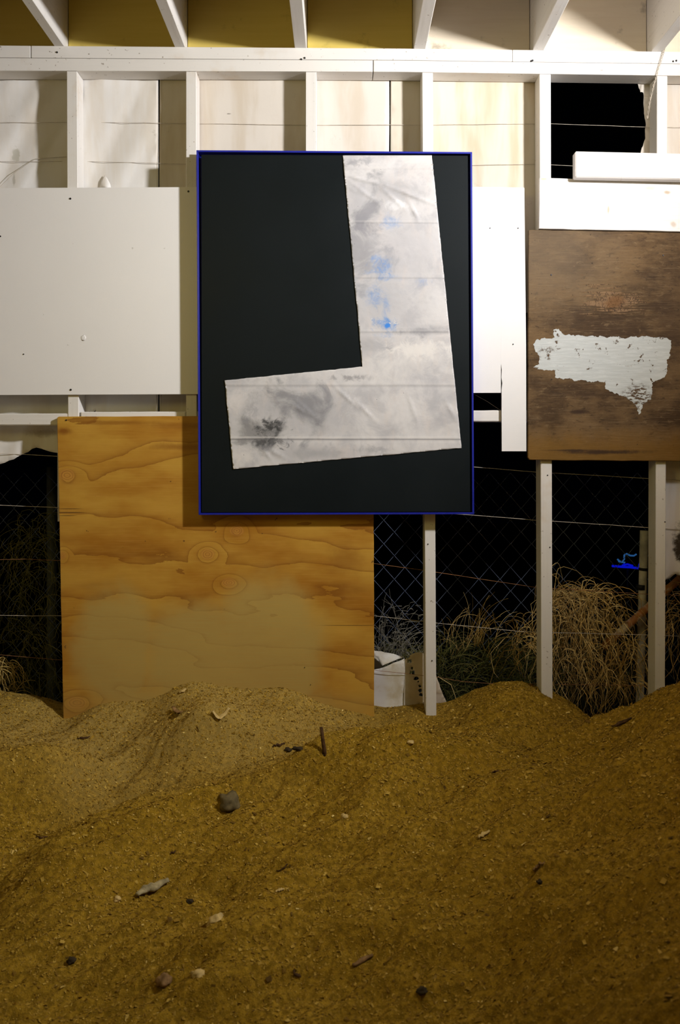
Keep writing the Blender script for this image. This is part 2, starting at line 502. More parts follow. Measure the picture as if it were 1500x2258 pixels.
def mk_plaster():
    m = NT('stained_plaster_sheet', .55, spec=.3)
    b = m.board()
    w1 = m.noise(b, 1.5, 6, .62, .4); w2 = m.noise(b, 4.5, 6, .7, .8); w3 = m.noise(m.map(b, (2.2, .7, 1)), 1.6, 5, .6, .5)
    c = m.mix(m.range(w1, .35, .68), (.62, .60, .595), (.45, .44, .455))
    c = m.mix(m.math('MULTIPLY', m.range(w3, .5, .72), .4), c, (.62, .55, .51))
    grey = (.235, .235, .26)
    spots = ((8.05, 4.65, .55, .50, .80, grey), (8.6, 4.2, .75, .32, .45, grey), (8.0, 5.6, .55, .85, .70, grey), (8.9, 5.6, .9, .9, .40, (.36, .35, .38)),
             (8.4, 6.6, .9, .85, .45, (.33, .34, .38)), (9.3, 7.28, .7, .13, .75, grey), (7.9, 3.55, .35, .12, .5, grey), (8.1, 7.6, .5, .3, .4, grey),
             (6.3, 8.9, .95, .45, .80, (.20, .20, .215)), (6.9, 9.1, .9, .6, .5, grey), (5.75, 9.55, .65, .38, .75, (.15, .15, .155)), (5.95, 9.42, .30, .20, .92, (.035, .035, .037)),
             (5.95, 9.75, .35, .14, .85, (.05, .05, .055)), (6.9, 10.0, 1.2, .18, .5, grey), (7.75, 8.32, .38, .08, .75, (.26, .25, .26)), (5.4, 9.1, .3, .25, .4, grey), (8.2, 9.9, .35, .12, .4, grey))
    for cx, cy, rx, ry, k, cc in spots:
        c = m.mix(m.math('MULTIPLY', m.blob(b, cx, cy, rx * 1.15, ry * 1.15, w2 if rx < .5 else w1, 2.2, .95), k), c, cc)
    for cx, cy, rx, ry, k, cc in ((9.3, 7.72, .9, .25, .75, (.74, .71, .68)), (8.75, 4.52, .28, .14, .6, (.70, .70, .71)), (5.3, 10.05, .35, .25, .75, (.66, .63, .61)), (5.2, 8.9, .3, .35, .6, (.66, .62, .60)), (9.0, 8.0, 1.2, .5, .35, (.70, .67, .64)), (9.3, 3.7, .6, .4, .4, (.68, .63, .60))):
        c = m.mix(m.math('MULTIPLY', m.blob(b, cx, cy, rx, ry, w2, 1.6, .8), k), c, cc)
    blue = (.14, .28, .56)
    for cx, cy, rx, ry, k in ((8.62, 4.92, .22, .20, .50), (8.35, 5.88, .32, .26, .80), (8.25, 6.5, .22, .35, .55), (8.52, 6.75, .10, .30, .50), (8.52, 7.16, .30, .17, 1.0), (9.35, 6.22, .18, .12, .55), (8.5, 7.38, .25, .07, .75), (8.5, 6.12, .35, .08, .5)):
        f = m.math('MULTIPLY', m.blob(b, cx, cy, rx * 1.2, ry * 1.2, w2, 1.2, .8), m.range(m.noise(b, 4, 6, .7, .8), .34, .62))
        c = m.mix(m.math('MULTIPLY', f, k), c, blue)
    c = m.mix(m.blob(b, 8.54, 7.18, .10, .07, w2, 1.0, .5), c, (.045, .22, .66))
    # cream flakes in the blue, pinholes
    fl = m.math('MULTIPLY', m.blob(b, 8.5, 7.12, .42, .16, w2, .8, .6), m.range(m.noise(b, 12, 4, .7), .60, .64))
    c = m.mix(m.math('MULTIPLY', fl, .8), c, (.74, .68, .58))
    pin = m.range(m.noise(b, 14, 1, .5), .80, .83)
    c = m.mix(m.math('MULTIPLY', pin, .8), c, (.10, .10, .11))
    # lines of the folds, their lit ridges and thin shadows painted in
    s = m.sep(b)
    yy = m.math('ADD', s[1], m.math('MULTIPLY', m.math('SUBTRACT', m.noise(m.map(b, (.6, .1, 1)), 1, 3), .5), .02))
    for fy, k in ((3.71, .05), (4.90, .16), (6.115, .12), (7.31, .16), (8.49, .14), (9.67, .50)):
        band = m.range(m.math('ABSOLUTE', m.math('SUBTRACT', yy, fy + .02)), .022, .004)
        c = m.mix(m.math('MULTIPLY', band, k), c, (.12, .12, .13))
        band = m.range(m.math('ABSOLUTE', m.math('SUBTRACT', yy, fy - .025)), .03, .004)
        c = m.mix(m.math('MULTIPLY', band, k * .8), c, (.78, .75, .73))
    m.col(c); m.bump(m.math('ADD', w2, m.math('MULTIPLY', w1, .5)), .22, .002)
    return m.m
M['plaster'] = mk_plaster()

def simple(name, c, rough=.5, metal=0.0, spec=.4, var=0.0, scale=30.0):
    m = NT(name, rough, metal, spec)
    n = m.noise(m.obj(), scale, 4, .6)
    m.col(m.mix(m.range(n, .3, .7), tuple(t * (1 - var) for t in c), tuple(min(1, t * (1 + var)) for t in c)))
    m.bump(n, .15, .001)
    return m.m
M['blue'] = simple('ultramarine_frame', (.007, .014, .29), .38, 0, .5, .08, 20)
M['screw'] = simple('dark_screw', (.03, .028, .03), .45, .6, .4, .2, 90)
M['wire'] = simple('pale_wire', (.50, .44, .36), .6, 0, .3, .3, 25)
M['rust'] = simple('rusty_wire', (.30, .14, .06), .7, 0, .2, .4, 40)
M['galv'] = simple('galvanised_wire', (.26, .32, .48), .45, .3, .5, .2, 30)
M['pipe'] = simple('pale_fence_pipe', (.62, .58, .48), .6, 0, .3, .3, 12)
M['strap'] = simple('black_strap', (.01, .01, .01), .6)
M['darkpipe'] = simple('dark_fence_pipe', (.10, .11, .09), .6, 0, .3, .3, 12)

def mk_rust_pipe():
    m = NT('rust_streaked_pipe', .6)
    g = m.sep(m.n('ShaderNodeTexCoord').outputs['Normal'])
    n = m.noise(m.obj(), 18, 5, .65)
    f = m.range(m.math('ADD', n, m.math('MULTIPLY', m.noise(m.obj(), 4, 3), .5)), .62, .78)
    m.col(m.mix(f, (.70, .62, .50), (.42, .17, .05))); m.bump(n, .3, .001)
    return m.m
M['rust_pipe'] = mk_rust_pipe()

def tinted(name, c1, c2, rough=.7, attr='tint', spec=.2):
    m = NT(name, rough, 0, spec)
    a = m.n('ShaderNodeAttribute'); a.attribute_name = attr
    m.col(m.mix(a.outputs['Fac'], c1, c2))
    return m.m
M['vine'] = tinted('dry_vine_stems', (.50, .30, .07), (.95, .72, .30))
M['greyweed'] = tinted('grey_dry_weed', (.30, .27, .20), (.62, .58, .46))
M['grass'] = tinted('dark_grass', (.06, .08, .018), (.36, .31, .09))
M['straw'] = tinted('yellow_straw', (.40, .27, .07), (.72, .54, .20))

def mk_sawdust():
    m = NT('sawdust', .9, spec=.1)
    v = m.obj()
    big = m.noise(v, 3.2, 5, .6); mid = m.noise(v, 60, 4, .65); fine = m.noise(v, 260, 3, .7)
    c = m.mix(m.range(big, .3, .7), (.33, .190, .012), (.42, .252, .023))
    c = m.mix(m.range(mid, .35, .68), tuple(t * .62 for t in (.31, .178, .010)), c)
    c = m.mix(m.math('MULTIPLY', m.range(fine, .60, .75), .55), c, (.74, .53, .20))
    c = m.mix(m.math('MULTIPLY', m.range(fine, .40, .28), .6), c, (.13, .065, .012))
    # lighter drift by the plywood: flood beam's pool painted into the colour
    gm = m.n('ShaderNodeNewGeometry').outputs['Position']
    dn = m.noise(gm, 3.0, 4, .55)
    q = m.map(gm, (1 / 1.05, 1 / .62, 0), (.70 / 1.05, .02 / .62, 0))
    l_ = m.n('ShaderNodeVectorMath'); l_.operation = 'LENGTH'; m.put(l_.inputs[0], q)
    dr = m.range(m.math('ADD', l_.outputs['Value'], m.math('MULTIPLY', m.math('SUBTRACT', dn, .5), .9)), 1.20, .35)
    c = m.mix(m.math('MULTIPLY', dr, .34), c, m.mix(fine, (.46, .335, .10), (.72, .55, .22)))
    m.col(c)
    m.bump(m.math('ADD', m.math('MULTIPLY', mid, .8), m.math('MULTIPLY', fine, .6)), .85, .006)
    return m.m
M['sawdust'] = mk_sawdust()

def mk_chips():
    m = NT('wood_chips', .8, spec=.15)
    a = m.n('ShaderNodeAttribute'); a.attribute_name = 'tint'
    m.col(m.ramp(a.outputs['Fac'], [(0, (.06, .030, .005)), (.25, (.22, .122, .013)), (.6, (.37, .222, .026)), (.9, (.51, .335, .062)), (1, (.76, .57, .20))]))
    return m.m
M['chips'] = mk_chips()
M['soil'] = simple('night_ground', (.030, .030, .016), .95, 0, .1, .5, 8)
M['stone'] = simple('grey_stone', (.14, .105, .045), .85, 0, .2, .35, 30)
M['darkstone'] = simple('dark_stone', (.040, .027, .012), .85, 0, .2, .35, 30)
M['bark'] = simple('dark_bark', (.075, .038, .016), .9, 0, .1, .5, 60)
M['palechip'] = simple('pale_wood', (.56, .40, .15), .8, 0, .2, .2, 40)
M['greywood'] = simple('grey_driftwood', (.33, .27, .14), .85, 0, .2, .35, 50)
M['brownleaf'] = simple('brown_leaf', (.24, .135, .05), .8, 0, .2, .3, 60)
M['concrete'] = simple('shed_floor', (.25, .22, .18), .9, 0, .2, .2, 6)

def mk_torn():
    m = NT('torn_white_sheet', .6, spec=.3)
    b = m.board()
    n = m.noise(b, 2.2, 5, .6); s = m.sep(b)
    c = m.mix(m.range(n, .4, .7), (.78, .76, .72), (.62, .55, .42))
    c = m.mix(m.math('MULTIPLY', m.range(m.math('ADD', s[0], m.math('MULTIPLY', n, .3)), 9.0, 9.25), .6), c, (.58, .44, .26))  # shadow of the post painted in: darker cream toward the right
    m.col(c); m.bump(n, .2, .002)
    return m.m
M['torn'] = mk_torn()

def glow(name, c, e):
    m = NT(name, .5); m.col((.02, .02, .03))
    m.b.inputs['Emission Color'].default_value = (*c, 1); m.b.inputs['Emission Strength'].default_value = e
    return m.m
M['glow_blue'] = glow('blue_glow', (.004, .012, 1.0), .42)
M['glow_cyan'] = glow('cyan_glow', (.08, .36, 1.0), .20)

# ================================================================== the setting
floor = box('floor', -3.2, 3.3, -4.9, .14, -.08, 0.0, M['concrete']); tag(floor, kind='structure')
ground = box('ground', -6, 9, .14, 14, -.08, 0.15, M['soil'])
tag(ground, kind='structure')
wl = box('wall_left', -3.3, -3.2, -4.9, .14, 0, 3.46, M['sidewall']); tag(wl, kind='structure')
wr = box('wall_right', 3.3, 3.4, -4.9, .14, 0, 3.46, M['sidewall']); tag(wr, kind='structure')
wf = box('wall_front', -3.3, 3.4, -5.0, -4.9, 0, 3.46, M['sidewall']); tag(wf, kind='structure')

wall = empty('wall_back', (0, 0.05, 0)); tag(wall, kind='structure')
ZB = 1843  # board-plane row of the floor at depth 0
# studs: left/right edge at the top, left/right edge at row 1560
STUDS = [(-380, -356, -380, -356), (-115, -92, -114, -90), (147, 170, 152, 177), (410, 433, 411, 435), (674, 698, 674, 698),
         (931, 955, 939, 962.5), (1190, 1215, 1194, 1219), (1449.5, 1472.5, 1445, 1467), (1710, 1734, 1710, 1734), (1970, 1994, 1970, 1994)]
def plate_y(x, row):
    t = {0: (100, 103.5, 106.6, 114), 1: (127, 130, 132.5, 140.5), 2: (156, 157, 158.5, 167)}[row]
    return float(np.interp(x, (0, 450, 880, 1500), t))
for a, b, c, d in STUDS:
    e = 1 + (ZB - 1560) / 1400
    top = max(plate_y(a, 2), plate_y(b, 2))
    slab('stud', [(a, plate_y(a, 2) + .4), (b, plate_y(b, 2) + .4), (b + (d - b) * e, ZB), (a + (c - a) * e, ZB)], 0, .09, M['stud'], wall, .002)
def plate(x0, x1, r):
    xs = [x for x in (x0, *[q for q in (0, 450, 880, 1500) if x0 < q < x1], x1)]
    poly = [(x, plate_y(x, r) + (.5 if r == 1 else 0)) for x in xs] + [(x, plate_y(x, r + 1) - .2) for x in xs[::-1]]
    slab('top_plate', poly, 0 if r else .001, .09, M['plate'], wall, .003, seg=2)
plate(-950, 67.2, 0); plate(68.6, 1130, 0); plate(1130.8, 2500, 0)
plate(-950, 822.4, 1); plate(824, 2500, 1)
for x0, x1, y0, y1 in ((-90, 151, 912, 938), (177, 410, 908, 934), (435, 674, 907, 933), (698, 937, 906, 932), (961, 1192, 905, 930), (1217, 1447, 906, 931), (1470, 1709, 908, 933)):
    slab('nogging', [(x0 + .5, y0), (x1 - .5, y0 - .5), (x1 - .5, y1), (x0 + .5, y1)], .002, .06, M['plate'], wall, .004, wobble=.9)
# nails driven into the plates
def nail(px, py, y, parent, r=.0042, name='nail'):
    bm = bmesh.new()
    c = P(px, py, y)
    for k, (rr, dy) in enumerate(((r, 0), (r * .8, -.0012))):
        pass
    R = bmesh.ops.create_cone(bm, cap_ends=True, segments=10, radius1=r, radius2=r * .75, depth=.003)
    for v in R['verts']: v.co = Vector((v.co.x, v.co.z * -1, v.co.y)) + c
    return new_obj(name, bm_mesh(bm, name), M['screw'], parent)
for px, py in ((125.5, 115), (672, 127.5), (664.5, 130.5), (1172, 134), (1175, 133), (1492, 133.5), (1485, 135)):
    nail(px, py, -.001, wall, .0042)
for px, py in ((1208, 1048), (1467, 1151), (1213, 1207), (944, 1200), (953, 1457)):
    nail(px, py, -.001, wall, .0030)

# building paper between and behind the studs
def fold(px, py):
    q = mnoise.noise(Vector((px * .006, py * .0015, .5))) * .006
    t = (px + .55 * py) * .02
    amt = max(0., 1 - max(0, px - 200) / 260)
    q += amt * (.016 * mnoise.noise(Vector((t, (py - px) * .002, 2.2))) + .007 * mnoise.noise(Vector((t * 2.3, py * .003, 6.2))))
    q += .0016 * mnoise.noise(Vector((px * .05, py * .05, 1)))
    return q
def paper_y(base):
    def f(px, py):
        return base + .004 + fold(px, py)
    return f
tear = [(218, 414), (222, 400), (226, 388), (231, 386), (238, 398), (243, 414)]
A = [(-950, 150), (349, 150), (349.6, 300), (349, 1150), (127, 1150)] + ragged([(127, 998), (103, 993), (80, 987), (62, 996), (30, 1012), (0, 1023), (-120, 1040), (-950, 1060)], 8, 2.5, 3, closed=False)
hole_a = ragged([(196, 906), (204, 911), (212, 904), (206, 914), (199, 914)], 3, 1.0, 2)
sheet('building_paper', A, 13, paper_y(.0915), M['paper'], wall, holes=[hole_a], thick=.0007)
B = [(352.5, 150), (858.5, 150), (859, 260), (857.5, 400), (858, 1120), (352, 1150), (351.5, 400)]
sheet('building_paper', B, 14, paper_y(.0915), M['paper_cream'], wall, thick=.0007)
Cc = [(861.5, 150), (1196, 150)] + ragged([(1196, 700), (1150, 690), (1120, 705), (1080, 700), (1000, 715), (862, 700)], 10, 4, 8, closed=False) + [(861, 420)]
sheet('building_paper', Cc, 14, paper_y(.0915), M['paper_yellow'], wall, thick=.0007)
Dd = [(1404, 178)] + [(2500, 178), (2500, 300)] + [(2500, 420), (1404, 420)] + ragged([(1404, 360), (1413, 338), (1423, 305), (1424, 275), (1421, 250), (1419, 205), (1416, 203), (1413, 203), (1408, 188)], 5, 1.5, 4, closed=False)
sheet('building_paper', Dd, 14, paper_y(.0915), M['paper_cream'], wall, thick=.0007)
# lower right, behind the last stud
Ee = [(1463, 1000), (2500, 1000), (2500, 1330)] + ragged([(1600, 1330), (1540, 1290), (1490, 1265), (1475, 1275), (1463, 1280)], 6, 3, 11, closed=False)
sheet('building_paper', Ee, 14, paper_y(.0915), M['paper'], wall, thick=.0007)
# curled flap of torn paper above the white board
sheet('paper_flap', [(219, 416), (224, 398), (230, 387), (236, 392), (243, 405), (246, 417)], 4, lambda x, y: .092 - .022 * max(0, (y - 385) / 32) * math.sin((x - 219) / 27 * 3.14), M['paper'], wall, thick=.0007)

# wires strung across the frame
def wire(pts, y, r=.0011, mat='wire', name='support_wire', parent=wall):
    ln = []
    for (a, b), (c, d) in zip(pts[:-1], pts[1:]):
        m = max(2, int(abs(c - a) / 40))
        for j in range(m):
            t = j / m; x = a + (c - a) * t
            ln.append(P(x, b + (d - b) * t + .8 * mnoise.noise(Vector((x * .03, b, 0))), y))
    ln.append(P(*pts[-1], y))
    return new_obj(name, tubes_mesh(name, [ln], [r], 5), M[mat], parent)
wire([(-400, 270), (180, 270), (410, 272), (674, 276), (932, 275), (1215, 273), (1424, 280), (1700, 284)], .0905, .0009)
wire([(-400, 356), (180, 356), (349, 360), (650, 366), (960, 365), (1190, 362), (1265, 366), (1500, 369), (1700, 372)], .0905, .0009)
wire([(-30, 425), (0, 412), (30, 382), (78, 350), (147, 346)], .088, .0009)
wire([(-400, 995), (0, 1001), (50, 1002), (127, 1006), (826, 1014), (1047, 1030), (1185, 1041), (1430, 1055), (1700, 1070)], .091, .0013)
wire([(-400, 1109), (0, 1114), (125, 1119), (826, 1124), (1030, 1135), (1185, 1147), (1425, 1163), (1700, 1180)], .091, .0013)
wire([(-400, 1236), (0, 1234), (58, 1233), (130, 1236), (826, 1243), (930, 1257), (1180, 1295), (1420, 1310), (1700, 1320)], .091, .0011, 'rust')
wire([(-400, 1355), (0, 1357), (70, 1358), (826, 1358), (930, 1370), (965, 1374), (1150, 1393), (1420, 1400), (1700, 1410)], .091, .0012)
wire([(-400, 1442), (0, 1444), (130, 1455), (826, 1478), (965, 1493), (1020, 1503), (1090, 1508), (1180, 1508), (1420, 1512), (1700, 1515)], .091, .0010, 'rust')
wire([(1040, 866), (1075, 885), (1106, 906)], .06, .0006)

# ceiling: rafters, blocking and roof planks
ceil = empty('ceiling', (0, -2.4, 3.26)); tag(ceil, kind='structure')
RAFT = [(-409, -385), (-145, -121), (119, 141), (385, 408), (650, 676), (913, 939), (1175.5, 1200), (1437, 1463), (1700, 1724), (1962, 1986)]
RH = .25
def zr(px): return P(px, plate_y(px, 0), 0).z + .0005
for a, b in RAFT:
    x0, x1 = P(a, 0, 0).x, P(b, 0, 0).x
    z0 = zr((a + b) / 2)
    box('rafter', x0, x1, -4.9, .13, z0, z0 + RH, M['rafter'], ceil, .002)
for i, ((a, b), (c, d)) in enumerate(zip(RAFT[:-1], RAFT[1:])):
    x0, x1 = P(b, 0, 0).x + .002, P(c, 0, 0).x - .002
    z0 = max(zr(b), zr(c)) + .001
    box('blocking', x0, x1, .055, .085, z0, z0 + RH - .012, M['cream_block'] if i >= 5 else M['brown_block'], ceil, .002)
zt = max(zr(a) for a, _ in RAFT) + RH + .002
for i in range(34):
    y1 = .20 - i * .1505
    box('roof_plank', -3.3, 3.4, y1 - .149, y1, zt, zt + .02, M['roof'], ceil, .002)

# ================================================================== boards fixed on the frame
def board_thing(name, label, cat, poly, yf, t, mat, bevel=.0015, wobble=0.0):
    o = slab(name, poly, yf, t, mat, None, bevel, wobble)
    return tag(o, label, cat)
wb = board_thing('painted_sheet', 'wide white painted sheet fixed across the studs behind the framed painting', 'board',
                 [(-260, 416), (433, 412.5), (1105.0, 412.5), (1105.0, 866), (433, 869), (-260, 872)], -.0135, .012, M['board'], 0)
for px, py, r in ((155, 438, .0048), (415.5, 422, .0048), (156, 859.5, .0048), (0.5, 521, .004), (52, 781, .003), (1081, 503, .0028)):
    nail(px, py, -.0142, wb, r, 'screw')
# chip in the paint of the sheet
bm = bmesh.new()
R = bmesh.ops.create_icosphere(bm, subdivisions=2, radius=1)
for v in R['verts']:
    q = 1 + .45 * mnoise.noise(v.co * 2.2)
    c = P(184, 745, -.0138); v.co = c + Vector((v.co.x * .011 * q, v.co.y * .0012, v.co.z * .012 * q))
new_obj('paint_blister', bm_mesh(bm, 'paint_blister', True), M['board'], wb)
np_ = board_thing('narrow_plank', 'narrow white upright plank hanging below the white sheet beside the brown board', 'plank',
                  [(1105.05, 412.8), (1156.5, 414), (1160.5, 760), (1161, 995), (1107, 995), (1106.6, 860), (1108.4, 845), (1106.3, 832), (1107.2, 815), (1105.05, 802)], -.0135, .012, M['board'], 0)
nail(1143, 503, -.0152, np_, .0028, 'screw'); nail(1132, 759, -.0152, np_, .0028, 'screw')
wp = board_thing('wide_plank', 'wide worn white horizontal plank directly above the brown weathered board', 'plank',
                 [(1190, 392.5), (1500, 399), (1900, 406), (1900, 518), (1500, 510.5), (1189, 504)], -.024, .022, M['plank'], .002, wobble=1.2)
bt = board_thing('timber_beam', 'thick white timber with a cut end fixed above the wide white plank', 'beam',
                 [(1269, 333), (1900, 347), (1900, 404), (1269, 390.5)], -.070, .0455, M['plank'], .005)
wbd = board_thing('weathered_board', 'brown weathered plywood board with a smear of white paint', 'board',
                  [(1166, 508), (1172, 506.5), (1500, 513), (1900, 520), (1900, 1024), (1500, 1017), (1168, 1014), (1164.5, 1009)], -.020, .018, M['weathered'], .002, wobble=1.1)
patch = [(1177, 757), (1184, 749), (1222, 744), (1222, 728), (1232, 725), (1246, 738), (1300, 741), (1340, 743), (1380, 745), (1410, 742), (1440, 744), (1462, 742), (1468, 747), (1478, 752), (1482, 762), (1476, 772), (1478, 786), (1472, 798),
         (1471, 818), (1466, 832), (1450, 839), (1438, 842), (1434, 833), (1441, 843), (1437, 880), (1420, 893), (1410, 914), (1405, 898), (1397, 886), (1372, 873), (1350, 862), (1334, 857), (1336, 842), (1300, 840), (1262, 837), (1228, 832), (1226, 815), (1190, 817), (1178, 811), (1190, 803), (1186, 779), (1178, 769)]
sheet('paint_smear', ragged(patch, 2.2, 3.6, 1.7), 12, lambda x, y: -.0206, M['patch'], wbd, thick=.0005, smooth=False)
for px, py, r in ((1216, 606, .004), (1463, 563, .0035)): nail(px, py, -.0208, wbd, r, 'screw')
op = board_thing('plywood_sheet', 'orange knotty plywood sheet standing in the sawdust below the painting', 'board',
                 [(126, 921), (130, 918.5), (433, 917.5), (824, 917), (826, 1700), (143, 1700), (139, 1560), (131, 1150)], -.0195, .0175, M['ply'], .0015, wobble=.8)
nail(146, 926.5, -.0202, op, .0038, 'screw'); nail(672, 1472, -.0202, op, .002, 'screw'); nail(685, 1510, -.0202, op, .002, 'screw')

# ================================================================== the painting
YP, YB = -.074, -.0235
pt = empty('framed_painting', P(741, 1135, -.05))
tag(pt, 'large dark painting with a pale bent L shape in a thin blue frame', 'painting')
OUT = [(433, 331), (1041.5, 335), (1046, 1134), (438, 1135.5)]
def inset(q, d):
    (a, b), (c, e), (f, g), (h, i) = q
    return [(a + d, b + d), (c - d, e + d), (f - d, g - d), (h + d, i - d)]
INN = inset(OUT, 4.0)
fr = empty('frame', P(741, 1135, -.05), pt)
for i in range(4):
    j = (i + 1) % 4
    slab('frame_bar', [OUT[i], OUT[j], INN[j], INN[i]], YP, YB - YP, M['blue'], fr, .0006)
slab('backing_tray', inset(OUT, 3.0), YB - .006, .005, M['blue'], fr, 0)
CAN = [(444, 341), (1032, 343), (1037.5, 1128.5), (444.5, 1130)]
YC = YP + .009
slab('canvas', CAN, YC, .030, M['black'], pt, .001)
L = [(756, 342.5), (952.5, 342.5), (1018, 988), (514.5, 1034.5), (495.5, 838.5), (799.5, 808.5)]
folds = ((371, .0012), (490, .0016), (611, .0018), (731, .0022), (849, .0020), (967, .0020))
def seg_d(px, py, a, b):
    ax, ay = a; bx, by = b
    t = max(0, min(1, ((px - ax) * (bx - ax) + (py - ay) * (by - ay)) / ((bx - ax) ** 2 + (by - ay) ** 2)))
    return math.hypot(px - ax - t * (bx - ax), py - ay - t * (by - ay)), t
CRE = [((758, 386), (850, 408), .0022), ((850, 408), (963, 452), .0024), ((770, 400), (838, 450), .0014), ((838, 410), (900, 468), .0013), ((900, 440), (925, 490), .0010), ((760, 410), (800, 428), .0008), ((908, 460), (922, 478), .0012),
       ((640, 888), (680, 915), .0014), ((650, 880), (700, 925), .0010), ((735, 850), (790, 900), .0012), ((780, 880), (830, 930), .0012), ((590, 990), (630, 1010), .0012), ((575, 985), (600, 1015), .0010), ((900, 870), (920, 930), .0008), ((980, 880), (1008, 930), .0010)]
def plaster_y(px, py):
    q = YC - .0042
    yy = py + .8 * mnoise.noise(Vector((px * .01, 0, 4)))
    for fy, a in folds:
        a *= .6
        q -= a * math.exp(-((yy - fy + 1.5) / 3.2) ** 2) - a * .8 * math.exp(-((yy - fy - 3.5) / 3.0) ** 2)
    for a, b, h in CRE:
        d, t = seg_d(px, py, a, b)
        if d < 12: q -= 2.6 * h * math.exp(-(d / 3.0) ** 2) * math.sin(math.pi * min(max(t, .12), .88))
    q += .0007 * mnoise.noise(Vector((px * .03, py * .012, 3)))
    q += .0009 * mnoise.noise(Vector((px * .012, py * .012, 8))) + .0004 * mnoise.noise(Vector((px * .12, py * .12, 8)))
    return q
sheet('plaster_panel', ragged(L, 6, .7, 5.5, keep=(0,)), 4.2, plaster_y, M['plaster'], pt, thick=.0035)

# twisted wire hanging from the rafter at the right
tw = empty('twisted_wire', P(1430, 262, -.012)); tag(tw, 'thin twisted wire hanging down over the top plate at the right', 'wire')
path = [(1474, 70), (1468, 100), (1462, 122), (1452, 155), (1443, 185), (1434, 222), (1428, 262)]
for ph in (0, math.pi):
    ln = []
    for i in range(120):
        t = i / 119 * (len(path) - 1); k = min(int(t), len(path) - 2); f = t - k
        x = path[k][0] + (path[k + 1][0] - path[k][0]) * f; y = path[k][1] + (path[k + 1][1] - path[k][1]) * f
        ang = i * .62 + ph
        ln.append(P(x, y, -.012 + .03 * max(0, t - 4) / 2) + Vector((math.cos(ang) * .0026, math.sin(ang) * .0026, 0)))
    new_obj('wire_strand', tubes_mesh('wire_strand', [ln], [.0012], 5), M['wire'], tw)

# ================================================================== the sawdust
def W(px, py, d):
    k = d / F
    return ((px - CX) * k, d - D, EYE - (py - CY) * k)
CT = []
for px, py in ((-300, 1540), (-100, 1545), (0, 1551), (50, 1558), (100, 1573), (139, 1588), (189, 1567), (241, 1549), (344, 1538), (401, 1509), (453, 1503), (487, 1514), (573, 1518), (660, 1524), (694, 1546), (745, 1561), (826, 1581),
               (880, 1584), (935, 1583), (990, 1577), (1040, 1549), (1090, 1527), (1150, 1521), (1190, 1527), (1219, 1545), (1260, 1558), (1300, 1588), (1340, 1622), (1420, 1640), (1500, 1636), (1700, 1600), (1950, 1540)):
    CT.append(W(px, py, D - .02))
for py, d in ((1600, 3.58), (1650, 3.44), (1700, 3.30), (1800, 3.02), (1900, 2.78), (2000, 2.57), (2100, 2.38), (2258, 2.12), (2450, 1.85)):
    for px in (0, 330, 660):
        CT.append(W(px, py + (0 if px else 0), d + (.02 if px == 0 else 0) - (.06 if px == 660 else 0)))
for px, py, d in ((1330, 1592, 3.55), (1250, 1622, 3.40), (1180, 1656, 3.28), (1090, 1706, 3.12), (1000, 1746, 3.00), (850, 1832, 2.78),
                  (1400, 1562, 3.38), (1450, 1542, 3.28), (1500, 1520, 3.20), (1500, 1600, 2.90), (1500, 1700, 2.60), (1500, 1800, 2.35), (1500, 2000, 1.95), (1500, 2258, 1.50),
                  (1400, 1650, 3.00), (1300, 1660, 3.14), (1250, 1700, 2.98), (1150, 1760, 2.83), (1250, 1850, 2.55), (1250, 2000, 2.20), (1250, 2258, 1.75), (1000, 1820, 2.76), (1000, 2000, 2.38), (1000, 2258, 1.97),
                  (1150, 1600, 3.46), (1100, 1650, 3.27), (1000, 1660, 3.26), (1000, 1610, 3.46)):
    CT.append(W(px, py, d))
CT += [(1.5, -.35, .78), (1.8, -.5, .95), (1.6, -1.2, .88), (2.4, -1.0, 1.15), (2.4, -2.2, 1.15), (1.4, -2.2, .98), (1.0, -3.0, .55), (2.0, -3.5, .6), (0, -2.8, .12), (0, -3.7, .06), (-1.5, -2.8, .14), (-1.5, -3.8, .06), (-2.6, -.2, .6), (-2.8, -1.5, .42), (-2.8, -3, .2), (3.2, -.1, .9), (3.2, -3, .8), (0, -4.8, .04), (3, -4.8, .2), (-3, -4.8, .04)]
CT = np.array(CT)
NX = rng.normal(size=(60, 4))
def grain(x, y):
    z = np.zeros_like(x)
    fade = np.clip((-y - .03) / .25, 0, 1)
    for i in range(60):      # fractal unevenness, stretched along the slope
        f = 5 * 1.075 ** i
        a = .048 / f ** .95
        if f < 14: a *= 1.5
        th = NX[i, 0] * .45 + 2.1
        z += a * 2.2 * np.sin(f * (x * math.cos(th) + y * math.sin(th)) + NX[i, 1] * 9 + 1.2 * np.sin(f * .31 * (x * math.sin(th) - y * math.cos(th)) + NX[i, 2] * 9)) * (.25 + .75 * fade)
    return z
CT[:, 2] -= grain(CT[:, 0], CT[:, 1])
def kern(r): return -np.sqrt(r * r + .10 ** 2)
n = len(CT)
A_ = np.zeros((n + 3, n + 3))
r_ = np.hypot(CT[:, None, 0] - CT[None, :, 0], CT[:, None, 1] - CT[None, :, 1])
A_[:n, :n] = kern(r_) + np.eye(n) * .003
A_[:n, n] = 1; A_[:n, n + 1] = CT[:, 0]; A_[:n, n + 2] = CT[:, 1]
A_[n:, :n] = A_[:n, n:].T
sol = np.linalg.solve(A_, np.concatenate([CT[:, 2], [0, 0, 0]]))
BUMPS = []   # x, y, z-height, radius x, radius y, rotation
